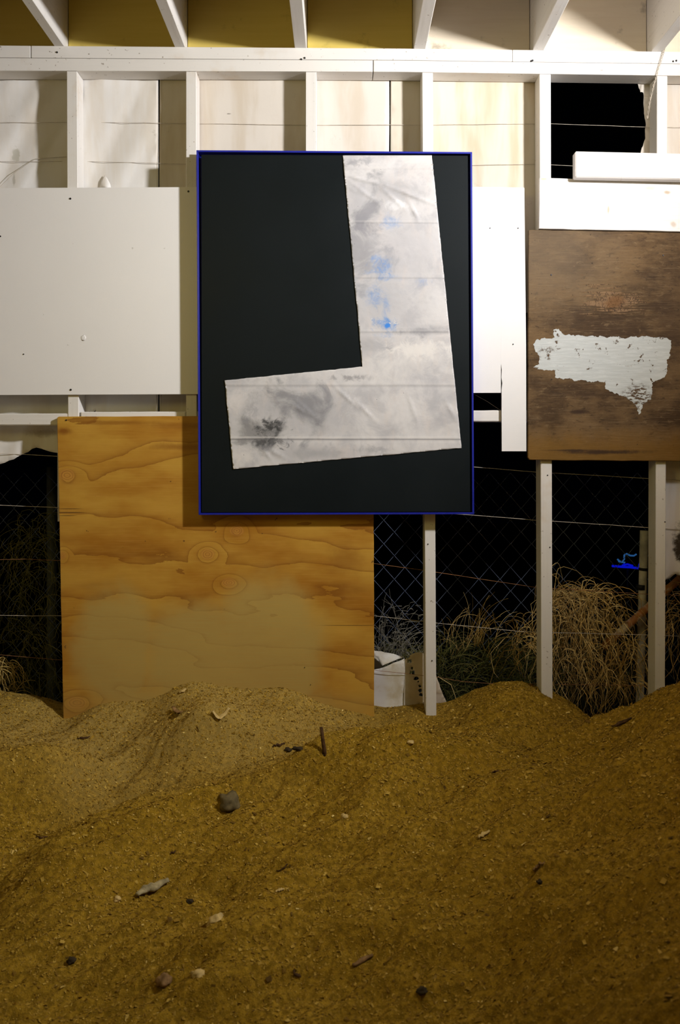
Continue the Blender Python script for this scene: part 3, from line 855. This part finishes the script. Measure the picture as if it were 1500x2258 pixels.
for px, py, d, h, rx, ry, ro in ((60, 1690, 3.32, .045, .24, .17, -.3), (880, 1665, 3.22, .040, .26, .14, .1), (250, 1705, 3.28, -.022, .20, .08, .3), (640, 1640, 3.42, -.016, .22, .07, .0),
                             (200, 1770, 3.12, -.014, .30, .05, .5), (480, 1985, 2.60, -.022, .13, .09, .2), (520, 1760, 3.12, .018, .32, .05, .4), (330, 1830, 2.95, .014, .30, .05, .5),
                             (560, 1870, 2.84, .014, .28, .04, .5), (150, 1930, 2.72, .016, .25, .05, .5), (300, 2110, 2.37, .018, .30, .04, .55), (560, 2040, 2.46, .014, .28, .035, .5),
                             (700, 1990, 2.46, .016, .28, .035, .5), (480, 2190, 2.2, .016, .25, .035, .3), (850, 2120, 2.2, .014, .25, .04, .5), (1100, 1950, 2.25, .014, .30, .05, .6), (760, 1760, 3.05, -.010, .2, .05, .4),
                             (1050, 2140, 1.95, -.014, .28, .05, .6), (1350, 1950, 2.0, -.012, .3, .06, .7), (430, 1640, 3.45, .020, .22, .09, 0), (930, 1830, 2.78, .012, .25, .045, .6), (700, 1700, 3.25, .012, .15, .05, .4),
                             (120, 2080, 2.42, -.012, .2, .06, .5), (1300, 1800, 2.45, .014, .35, .05, .8), (1150, 1760, 2.62, -.012, .35, .05, .8)):
    x, y, z = W(px, py, d); BUMPS.append((x, y, h, rx, ry, ro))
def height(x, y):
    x = np.asarray(x, float); y = np.asarray(y, float)
    sh = x.shape; x = x.ravel(); y = y.ravel()
    z = np.empty_like(x)
    yc = np.minimum(y, .02)
    for s in range(0, len(x), 20000):
        xs, ys = x[s:s + 20000], yc[s:s + 20000]
        r = np.hypot(xs[:, None] - CT[None, :, 0], ys[:, None] - CT[None, :, 1])
        z[s:s + 20000] = kern(r) @ sol[:n] + sol[n] + sol[n + 1] * xs + sol[n + 2] * ys
    fade = np.clip((-y - .03) / .25, 0, 1)
    for bx, by, h, rx, ry, ro in BUMPS:
        u = (x - bx) * math.cos(ro) + (y - by) * math.sin(ro); v = -(x - bx) * math.sin(ro) + (y - by) * math.cos(ro)
        z += 2.3 * h * np.exp(-(u / rx) ** 2 - (v / ry) ** 2) * fade
    z += grain(x, y)
    z -= np.clip(y - .10, 0, None) * .75 + .35 * np.clip(y - .16, 0, None)
    return z.reshape(sh)
def hz(x, y): return float(height(np.array([x]), np.array([y]))[0])
def axis(parts):
    out = []
    for a, b, st in parts: out += list(np.arange(a, b, st))
    out.append(parts[-1][1]); return np.array(out)
gx = axis([(-3.19, -1.7, .05), (-1.7, 1.75, .0065), (1.75, 3.29, .05)])
gy = axis([(-4.88, -2.75, .05), (-2.75, -1.2, .0065), (-1.2, .135, .009), (.135, .50, .03)])
GX, GY = np.meshgrid(gx, gy)
GZ = height(GX, GY)
GZ = np.maximum(GZ, .012)
nx, ny = len(gx), len(gy)
V_ = np.stack([GX.ravel(), GY.ravel(), GZ.ravel()], 1)
idx = np.arange(nx * ny).reshape(ny, nx)
Q = np.stack([idx[:-1, :-1], idx[:-1, 1:], idx[1:, 1:], idx[1:, :-1]], -1).reshape(-1, 4)
def np_mesh(name, V, Fq, smooth=True):
    me = bpy.data.meshes.new(name)
    me.vertices.add(len(V)); me.vertices.foreach_set('co', V.astype(np.float32).ravel())
    k = Fq.shape[1]
    me.loops.add(Fq.size); me.loops.foreach_set('vertex_index', Fq.astype(np.int32).ravel())
    me.polygons.add(len(Fq)); me.polygons.foreach_set('loop_start', np.arange(0, Fq.size, k, dtype=np.int32))
    me.polygons.foreach_set('use_smooth', np.full(len(Fq), smooth))
    me.update(calc_edges=True)
    return me
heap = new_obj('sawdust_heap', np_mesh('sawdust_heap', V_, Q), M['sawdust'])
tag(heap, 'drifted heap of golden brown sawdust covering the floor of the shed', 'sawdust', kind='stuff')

# loose chips strewn over the heap
NC = 210000
cx = rng.uniform(-1.62, 1.72, NC); cy = rng.uniform(-2.72, .10, NC)
half = NC // 3
cy[:half] = -np.abs(rng.normal(0, .9, half)) + .08
cz = height(cx, cy)
e = .01
dzx = (height(cx + e, cy) - height(cx - e, cy)) / (2 * e); dzy = (height(cx, cy + e) - height(cx, cy - e)) / (2 * e)
N_ = np.stack([-dzx, -dzy, np.ones(NC)], 1) + rng.normal(0, .38, (NC, 3)); N_ /= np.linalg.norm(N_, axis=1)[:, None]
T_ = np.cross(N_, rng.normal(size=(NC, 3))); T_ /= np.linalg.norm(T_, axis=1)[:, None]
B_ = np.cross(N_, T_)
ln_ = np.exp(rng.normal(math.log(.0020), .48, NC)).clip(.0009, .009); wd_ = ln_ * rng.uniform(.3, .8, NC)
ctr = np.stack([cx, cy, cz], 1) + N_ * (.0006 + ln_ * .25)[:, None]
sg = np.array([(-1, -.7), (.9, -1), (1, .8), (-.8, 1)])
VV = ctr[:, None, :] + sg[None, :, 0, None] * (T_ * ln_[:, None])[:, None, :] + sg[None, :, 1, None] * (B_ * wd_[:, None])[:, None, :]
VV += rng.normal(0, 1, VV.shape) * (ln_ * .16)[:, None, None]
cm = np_mesh('wood_chips', VV.reshape(-1, 3), np.arange(NC * 4).reshape(-1, 4), False)
tint = np.repeat(rng.beta(2.2, 2.0, NC), 4).astype(np.float32)
at = cm.attributes.new('tint', 'FLOAT', 'POINT'); at.data.foreach_set('value', tint)
ch = new_obj('wood_chips', cm, M['chips'], heap); tag(ch, kind='stuff')

def hit(px, py):
    """where the line of sight through a pixel meets the heap"""
    ds = np.linspace(1.1, 3.9, 560)
    k = ds / F
    x = (px - CX) * k; y = ds - D; z = EYE - (py - CY) * k
    g = height(x, y)
    i = np.argmax(z <= g)
    return Vector((x[i], y[i], g[i])), ds[i]

# ------------------------------------------------------------------ debris lying on the heap
def lump(name, px, py, wpx, hpx, mat, label, cat, flat=.6, seed=0, rot=0.0, jag=.5, lift=.25):
    p, d = hit(px, py); s = d / F
    bm = bmesh.new(); R = bmesh.ops.create_icosphere(bm, subdivisions=3, radius=1)
    a = wpx * s / 2; b = hpx * s / 2
    for v in R['verts']:
        q = 1 + jag * (mnoise.noise(v.co * 1.5 + Vector((seed, 0, 0))) + .5 * mnoise.noise(v.co * 3.4 + Vector((0, seed, 0))))
        u = v.co * q
        # facets
        x, y, z = u.x * a, u.y * min(a, b * 1.6) , u.z * b * flat * 1.6
        X = x * math.cos(rot) + z * math.sin(rot); Z = -x * math.sin(rot) + z * math.cos(rot)
        v.co = p + Vector((X, y, Z + b * lift))
    o = new_obj(name, bm_mesh(bm, name, True), mat)
    return tag(o, label, cat)
def sliver(name, pts, wpx, mat, label, cat, thick=.4, lift=.4, curl=0.0):
    """a stick, splinter or leaf along board pixels, resting on the heap"""
    V, sides = [], 8
    ps = []
    for i in range(len(pts) - 1):
        for j in range(4):
            t = j / 4; ps.append((pts[i][0] + (pts[i + 1][0] - pts[i][0]) * t, pts[i][1] + (pts[i + 1][1] - pts[i][1]) * t))
    ps.append(pts[-1])
    c, d0 = hit(*ps[len(ps) // 2]); s = d0 / F
    w_ = [hit(*q)[0] for q in ps]
    up = Vector((0, -.25, 1)).normalized()
    bm = bmesh.new(); rings = []
    for i, q in enumerate(w_):
        a = w_[max(0, i - 1)]; b = w_[min(len(w_) - 1, i + 1)]
        dr = (b - a).normalized(); side = dr.cross(up).normalized(); u2 = side.cross(dr)
        t = i / (len(w_) - 1)
        r = wpx * s / 2 * (.35 + .65 * math.sin(math.pi * min(max(t, .08), .92))) * (1 + .25 * mnoise.noise(q * 90))
        q = q + up * (wpx * s * lift + curl * (2 * t - 1) ** 2 * wpx * s)
        rings.append([bm.verts.new(q + side * math.cos(2 * math.pi * k / sides) * r + u2 * math.sin(2 * math.pi * k / sides) * r * thick) for k in range(sides)])
    for a, b in zip(rings[:-1], rings[1:]):
        for k in range(sides): bm.faces.new((a[k], a[(k + 1) % sides], b[(k + 1) % sides], b[k]))
    bm.faces.new(rings[0][::-1]); bm.faces.new(rings[-1])
    o = new_obj(name, bm_mesh(bm, name, True), mat)
    return tag(o, label, cat)
# the upright stick
foot, d0 = hit(716, 1664)
s_ = d0 / F
ln = [foot + Vector((0, 0, -.02)), foot + Vector((-.001, 0, .012)), foot + Vector((-4 * s_, .0, 30 * s_)), foot + Vector((-7 * s_, 0, 58 * s_))]
tag(new_obj('upright_stick', tubes_mesh('upright_stick', [ln], [(.0085, .0055)], 8), M['bark']), 'dark stick poking upright out of the sawdust below the plywood', 'stick')
lump('grey_stone', 506, 1775, 48, 34, M['stone'], 'grey stone half sunk in the sawdust left of centre', 'stone', .7, 3)
sliver('driftwood_piece', [(303, 1982), (322, 1970), (345, 1964), (372, 1948)], 24, M['greywood'], 'grey bleached piece of wood lying at the lower left of the heap', 'wood', .6)
lump('pale_wood_chip', 474, 2033, 34, 22, M['palechip'], 'pale yellow wood chip right of the grey bleached wood', 'wood chip', .5, 5, -.5)
lump('pale_wood_chip', 438, 2150, 30, 17, M['palechip'], 'rounded pale wood chip near the bottom edge beside a brown lump', 'wood chip', .6, 8, .1)
lump('brown_wood_chip', 363, 2167, 34, 26, M['brownleaf'], 'brown lump half buried beside the rounded pale chip at the bottom', 'wood chip', .6, 11)
lump('dark_stone', 157, 2122, 18, 14, M['darkstone'], 'small black stone at the lower left of the heap', 'stone', .7, 13, -.4)
sliver('bark_sliver', [(1350, 1606), (1372, 1597), (1393, 1586)], 9, M['bark'], 'dark sliver of bark on the crest of the mound at the right', 'bark', .5)
sliver('bark_sliver', [(171, 1632), (184, 1631), (198, 1627)], 6, M['bark'], 'dark sliver of bark at the left below the plywood corner', 'bark', .5)
sliver('dry_leaf', [(470, 1583), (486, 1588), (506, 1574)], 14, M['palechip'], 'pale curled dry leaf on the drift against the plywood', 'leaf', .15, .3, .5)
sliver('dry_leaf', [(381, 1567), (392, 1574), (404, 1578)], 13, M['brownleaf'], 'brown curled dry leaf left of the pale curled leaf', 'leaf', .18, .3, .5)
sliver('pale_wood_chip', [(396, 1531), (403, 1528), (411, 1524)], 9, M['palechip'], 'pale wood chip on top of the drift touching the plywood', 'wood chip', .5)
sliver('twig', [(610, 1926), (622, 1919), (635, 1912)], 5, M['bark'], 'short dark twig right of the pale yellow chip', 'twig', .8)
sliver('twig', [(80, 1845), (92, 1850), (105, 1847)], 5, M['bark'], 'curved dark twig lying at the far left edge', 'twig', .8)
sliver('twig', [(376, 1886), (387, 1882)], 5, M['bark'], 'tiny dark twig between the grey stone and the grey wood', 'twig', .8)
sliver('twig', [(602, 1650), (615, 1647), (629, 1641)], 6, M['bark'], 'dark twig left of the upright stick', 'twig', .7)
lump('charred_flake', 661, 1653, 34, 9, M['darkstone'], 'charred flake just left of the upright stick', 'flake', .6, 17, .1)
lump('charred_flake', 636, 1654, 16, 8, M['darkstone'], 'smaller charred flake beside the dark twig near the upright stick', 'flake', .6, 19, .2)
lump('pale_wood_chip', 760, 1803, 17, 12, M['palechip'], 'small pale chip right of the grey stone at mid heap', 'wood chip', .6, 21)
lump('pale_wood_chip', 258, 1987, 15, 12, M['palechip'], 'small pale chip left of the grey bleached wood', 'wood chip', .6, 23)
sliver('pale_wood_chip', [(609, 1969), (617, 1966), (627, 1963)], 8, M['palechip'], 'thin pale splinter below the short dark twig', 'wood chip', .5)
lump('dark_stone', 418, 1991, 14, 10, M['darkstone'], 'small black stone right of the grey bleached wood', 'stone', .6, 25)
sliver('brown_stick', [(777, 2136), (798, 2124), (822, 2110)], 12, M['brownleaf'], 'brown stick lying near the bottom centre', 'stick', .8)
lump('dark_stone', 931, 2191, 26, 14, M['darkstone'], 'dark stone near the bottom right of the brown stick', 'stone', .6, 29)
sliver('wood_splinter', [(1176, 1925), (1188, 1916), (1201, 1908)], 8, M['brownleaf'], 'brown splinter leaning on the right slope', 'splinter', .6, .8)
lump('dark_stone', 1190, 1949, 12, 10, M['darkstone'], 'small dark stone just below the brown splinter on the right slope', 'stone', .7, 31)
sliver('pale_wood_chip', [(1055, 1853), (1066, 1845), (1080, 1839)], 11, M['palechip'], 'pale flat chip on the right slope left of the brown splinter', 'wood chip', .4)
sliver('bark_sliver', [(1085, 1706), (1092, 1704), (1100, 1702)], 6, M['bark'], 'tiny bark sliver in the dip left of the right mound', 'bark', .6)
lump('pale_wood_chip', 906, 1642, 17, 9, M['palechip'], 'small pale chip on the hump in front of the leftmost upright post', 'wood chip', .5, 35)
sliver('bark_sliver', [(648, 2150), (655, 2153), (664, 2157)], 8, M['bark'], 'dark bark fragment left of the brown stick at the bottom', 'bark', .6)

# ================================================================== outside: fence, weeds, torn sheet
YF = .62
fence = empty('chain_link_fence', (0, YF, .15)); tag(fence, 'chain link fence in the dark behind the open wall', 'fence')
kf = (D + YF) / F
hw, hh = 23.3 * kf, 26.0 * kf
x00 = P(846.5, 1147, YF).x; z00 = P(846.5, 1147, YF).z
def zig(i0):
    ln = []
    for j in range(-26, 5):
        odd = (j + i0) % 2
        ln.append(Vector((x00 + (i0 + odd) * hw, YF + (.004 if odd else -.004), z00 + j * hh)))
    return ln
for i0 in range(-42, 40):
    new_obj('fence_wire', tubes_mesh('fence_wire', [zig(i0)], [.0016], 4), M['galv'], fence)
def pipe(name, a, b, r, mat, parent, segs=6):
    ln = [a.lerp(b, i / segs) for i in range(segs + 1)]
    return new_obj(name, tubes_mesh(name, [ln], [r], 14), mat, parent)
p1 = pipe('fence_post', P(115, 1950, YF + .06), P(114, 1030, YF + .06), .024, M['darkpipe'], fence)
p2 = pipe('fence_post', P(1402, 1900, .42), P(1421, 1170, .42), .019, M['pipe'], fence)
pipe('strap', P(1413.4, 1300, .42), P(1413.7, 1289, .42), .0225, M['strap'], p2, 1)
pipe('strap', P(1419.2, 1258, .42), P(1419.6, 1252, .42), .0215, M['glow_blue'] if False else M['strap'], p2, 1)
br = pipe('brace_pipe', P(1330, 1428, .36), P(1560, 1222, .30), .0175, M['rust_pipe'], None)
tag(br, 'rust streaked diagonal pipe passing behind the last upright post at the right', 'pipe')

def set_tint(me, lines_len, sides, vals):
    arr = np.concatenate([np.full(k * sides, v) for k, v in zip(lines_len, vals)]).astype(np.float32)
    a = me.attributes.new('tint', 'FLOAT', 'POINT'); a.data.foreach_set('value', arr)
def clump(name, lines, radii, mat, parent, sides=3, vals=None):
    me = tubes_mesh(name, lines, radii, sides)
    set_tint(me, [len(l) for l in lines], sides, vals if vals is not None else rng.beta(1.6, 1.8, len(lines)))
    o = new_obj(name, me, mat, parent); o['kind'] = 'stuff'
    return o
def droop(x, y, d, length, sway=1.0, steps=12, fall=1.0):
    """a hanging dry stem starting at (px,py,depth)"""
    p = P(x, y, d); ln = [p.copy()]
    v = Vector((random.gauss(0, .5), random.gauss(-.1, .3), random.gauss(.5, .5)))
    cv = random.gauss(0, .25)
    for i in range(steps):
        v = v + Vector((random.gauss(cv * .3, .55) * sway, random.gauss(0, .2), -.40 * fall))
        v.normalize()
        p = p + v * length / steps
        ln.append(p.copy())
    return ln
def arch(x, y, d, length, lean, steps=9, curve=1.0):
    """a blade rising from its root and bending over"""
    p = P(x, y, d); ln = [p.copy()]
    v = Vector((lean, random.gauss(-.05, .2), 1)).normalized()
    for i in range(steps):
        v = v + Vector((lean * .25 * curve, random.gauss(0, .06), -.20 * curve * (i / steps) * 2)) + Vector((random.gauss(0, .10), 0, 0)); v.normalize()
        p = p + v * length / steps; ln.append(p.copy())
    return ln

# big dry vine hanging between the two right posts
def in_vine(x, y):
    t = (y - 1300) / 290
    lo = 1214 + max(0, t - .45) * 70; hi = 1342 + 80 * min(1, max(0, t) * 2.2) - max(0, t - .85) * 260
    return lo < x < hi
v1 = empty('dry_vine', P(1310, 1600, .40)); tag(v1, 'tangled brown dry vine hanging between the two upright posts at the right', 'plant')
lines = []
while len(lines) < 430:
    x = random.uniform(1212, 1415); t = random.random() ** 1.35; y = 1302 + t * 215
    if not in_vine(x, y): continue
    lines.append(droop(x, y, random.uniform(.22, .50), random.uniform(.16, .50) * (1 - .35 * t), .8, 12))
clump('vine_stems', lines, [(random.uniform(.0014, .0030), .0007) for _ in lines], M['vine'], v1)
lines = []
for _ in range(90):      # the curled crown
    x = random.uniform(1210, 1345)
    lines.append(droop(x, random.uniform(1304, 1330), random.uniform(.20, .45), random.uniform(.05, .14), 2.0, 9, .7))
for _ in range(26):
    lines.append(arch(random.uniform(1215, 1330), 1315, random.uniform(.25, .42), random.uniform(.04, .10), random.gauss(0, .3), 6))
for x, y, L_, le in ((1330, 1330, .30, .75), (1345, 1345, .26, .5), (1380, 1470, .25, .6)):
    lines.append(arch(x, y, .34, L_, le, 12, 1.5))
clump('vine_crown', lines, [(.0016, .0007)] * len(lines), M['vine'], v1)
lines = []
for _ in range(160):     # dark undergrowth filling the depth of the vine
    x = random.uniform(1225, 1400); y = random.uniform(1350, 1560)
    if in_vine(x, y): lines.append(droop(x, y, random.uniform(.45, .60), random.uniform(.1, .3), 1.1, 9))
clump('vine_undergrowth', lines, [(.0025, .001)] * len(lines), M['grass'], v1)

# grass bank between the posts
g1 = empty('grass_bank', P(1075, 1560, .45)); tag(g1, 'dark rank grass and weeds between the leftmost and middle posts', 'grass')
lines = []; vals = []
for _ in range(900):
    x = random.uniform(955, 1200); d = random.uniform(.28, .58)
    lines.append(arch(x, random.uniform(1440, 1600), d, random.uniform(.07, .22), random.gauss(.05, .45), 7, 1.3)); vals.append(random.random() ** 2)
clump('grass_blades', lines, [(.0016, .0005)] * len(lines), M['grass'], g1, 3, vals)
lines = []
for _ in range(26):
    x = random.uniform(1010, 1060)
    lines.append(arch(x + random.gauss(0, 8), 1440 - (x - 1010) * .4, random.uniform(.34, .5), random.uniform(.12, .30), random.gauss(.12, .16), 10, .5))
for _ in range(30):
    x = random.choice((1078, 1088, 1172, 1140, 1000, 985)) + random.gauss(0, 10)
    lines.append(arch(x, random.uniform(1390, 1470), random.uniform(.3, .5), random.uniform(.08, .22), random.gauss(0, .35), 9, .8))
for _ in range(34):
    lines.append(droop(random.uniform(1130, 1180), random.uniform(1380, 1440), random.uniform(.22, .34), random.uniform(.08, .26), 1.0, 9))
lines.append([P(1180, 1412, .25), P(1150, 1430, .26), P(1110, 1436, .28), P(1092, 1470, .28), P(1080, 1510, .25), P(1098, 1525, .2)])
lines.append([P(1145, 1430, .22), P(1142, 1465, .22), P(1150, 1500, .22)])
lines.append([P(966, 1492, .2), P(995, 1510, .22), P(1004, 1535, .2), P(1010, 1560, .18)])
clump('dry_stalks', lines, [(.0019, .0007)] * len(lines), M['vine'], g1)

# pale dead weeds left of the leftmost post
g2 = empty('dead_weed', P(880, 1540, .5)); tag(g2, 'pale dead weeds standing behind the torn white sheet', 'plant')
lines = []
for _ in range(120):
    x = random.uniform(815, 935); top = 1330 + abs(x - 850) * .9
    lines.append(arch(x, random.uniform(1440, 1500), random.uniform(.42, .58), random.uniform(.10, .34) * (1.0 if x < 890 else .55), random.gauss(0, .25), 10, .6))
for _ in range(60):
    x = random.uniform(820, 930)
    lines.append(droop(x, random.uniform(1335, 1440), random.uniform(.42, .55), random.uniform(.03, .08), 2.2, 6, .3))
clump('weed_stalks', lines, [(.0015, .0006)] * len(lines), M['greyweed'], g2)
lines = [arch(random.uniform(815, 935), random.uniform(1450, 1510), random.uniform(.40, .6), random.uniform(.08, .16), random.gauss(0, .4), 7, 1.2) for _ in range(160)]
clump('grass_blades', lines, [(.0016, .0005)] * len(lines), M['grass'], g2)

# dim vine on the fence at the left
g3 = empty('dark_vine', P(60, 1620, .58)); tag(g3, 'dark dry vine climbing the fence left of the plywood', 'plant')
lines = []
for _ in range(260):
    t = random.random(); y = 1130 + t * 400; x = random.gauss(80 - 30 * t, 22 + 45 * t)
    lines.append(droop(x, y, random.uniform(.50, .70), random.uniform(.12, .42), 1.0, 12))
clump('vine_stems', lines, [(.0018, .0006)] * len(lines), M['grass'], g3)
lines = [arch(random.uniform(40, 140), random.uniform(1540, 1610), random.uniform(.3, .5), random.uniform(.1, .25), random.gauss(0, .5), 9, .8) for _ in range(40)]
clump('grass_blades', lines, [(.0013, .0005)] * len(lines), M['grass'], g3)
g4 = empty('straw_tuft', P(5, 1580, .18)); tag(g4, 'yellow tuft of straw at the left edge just above the sawdust', 'grass')
lines = [droop(random.gauss(-8, 18), random.uniform(1455, 1480), random.uniform(.14, .26), random.uniform(.10, .20), .9, 10) for _ in range(80)]
lines += [arch(random.gauss(5, 14), random.uniform(1545, 1570), random.uniform(.14, .22), random.uniform(.08, .17), random.gauss(.1, .3), 9, 1.2) for _ in range(30)]
clump('straw_blades', lines, [(.0020, .0008)] * len(lines), M['straw'], g4)
g5 = empty('hanging_vine', P(1495, 1540, .2)); tag(g5, 'thin dry vines hanging right of the last upright post', 'plant')
lines = [droop(random.uniform(1472, 1545), random.uniform(1280, 1400), random.uniform(.14, .34), random.uniform(.15, .40), .8, 12) for _ in range(70)]
lines.append([P(1500, 1440, .12), P(1480, 1480, .1), P(1462, 1500, .04), P(1448, 1525, -.02), P(1430, 1545, -.03), P(1416, 1560, -.02)])
clump('vine_stems', lines, [(.0017, .0007)] * len(lines), M['vine'], g5)

# crumpled torn sheet outside, beside the leftmost post
ts = empty('torn_sheet', P(900, 1590, .2)); tag(ts, 'torn crumpled white sheet with a row of holes behind the leftmost post', 'sheet')
def y1(px, py): return .20 + (px - 826) * .0006 + .0022 * max(0, 40 - abs(py - 1520)) * .3 - (1585 - py) * .0002
sheet('sheet_panel', ragged([(790, 1482), (835, 1475), (870, 1462), (893, 1452), (892, 1500), (889, 1590), (862, 1577), (826, 1562), (790, 1560)], 7, 1.2, 2), 9, lambda x, y: .101 + .008 * math.sin((x - 790) / 103 * 3.1) + .004 * math.sin(y * .05), M['torn'], ts, thick=.002)
sheet('sheet_flap', ragged([(800, 1428), (828, 1434), (868, 1442), (890, 1449), (866, 1458), (843, 1468), (835, 1452)], 6, 1.2, 6), 7, lambda x, y: .150 - (y - 1430) * .0014, M['torn'], ts, thick=.002)
sheet('sheet_flap', [(800, 1440), (828, 1437), (838, 1462), (845, 1472), (822, 1485), (800, 1490)], 8, lambda x, y: .165 + (x - 800) * .0003, M['torn'], ts, thick=.002)
holes = []
for hx, hy, s in ((904, 1458, 5), (909, 1474, 3.0), (910, 1483, 6), (918, 1496, 5), (923, 1503, 2), (926, 1513, 3), (927, 1523, 4), (929, 1532, 4), (926, 1556, 3), (929, 1563, 3), (900, 1448, 4)):
    holes.append([(hx + s * 1.1 * math.cos(a) * (1 + .35 * math.sin(3 * a + hx)), hy + s * math.sin(a) * (1 + .3 * math.cos(2 * a + hy))) for a in np.arange(0, 6.2, .9)])
sheet('sheet_panel', [(893.5, 1455), (890, 1590)] + ragged([(940, 1590), (975, 1585), (995, 1572), (984, 1550), (976, 1525), (968, 1508), (960, 1480), (945, 1445), (925, 1437), (905, 1445)], 7, 2.2, 7, closed=False), 8,
      lambda x, y: .098 + .03 * math.sin(max(0, min(1, (x - 890) / 100)) * 3.14) + .0004 * (x - 890), M['torn'], ts, holes=holes, thick=.002)

# the blue glowing ornament far off in the dark
gl = empty('glowing_ornament', P(1385, 1256, 3.0)); tag(gl, 'small blue and cyan glowing light far off in the dark behind the fence', 'light')
new_obj('cyan_tube', tubes_mesh('cyan_tube', [[P(x, y, 3.0) for x, y in q] for q in ([(1404, 1222), (1398, 1225.5), (1390, 1225), (1382, 1221), (1377, 1224), (1377, 1233), (1372, 1239), (1366, 1237), (1362, 1233)], [(1364, 1238), (1372, 1240), (1379, 1240)])], [.006, .005], 6), M['glow_cyan'], gl)
bl = []
for a, b, c in ((1350, 1248, 1.0), (1362, 1249, 1.0), (1375, 1250, 1.6), (1388, 1250.5, 1.8), (1400, 1252, 1.4), (1413, 1253, 1.0)): bl.append(P(a, b, 3.0))
new_obj('blue_bar', tubes_mesh('blue_bar', [bl, [P(1372, 1247, 3.02), P(1384, 1244, 3.02), P(1396, 1248, 3.02)], [P(1408, 1252, 3.0), P(1410, 1243, 3.0)], [P(1378, 1249, 3.01), P(1376, 1240, 3.01)]], [.0085, .007, .004, .004], 6), M['glow_blue'], gl)
pipe('stand', P(1385, 1254, 3.0), Vector((P(1385, 1254, 3.0).x, 3.0, .14)), .008, M['strap'], gl, 2)
bd = bpy.data.lights.new('blue_ornament_light', 'POINT'); bd.energy = 1.5; bd.color = (.10, .25, 1.0); bd.shadow_soft_size = .1
bo = bpy.data.objects.new('blue_ornament_light', bd); C.objects.link(bo); bo.location = (1.3, 2.6, 1.25)
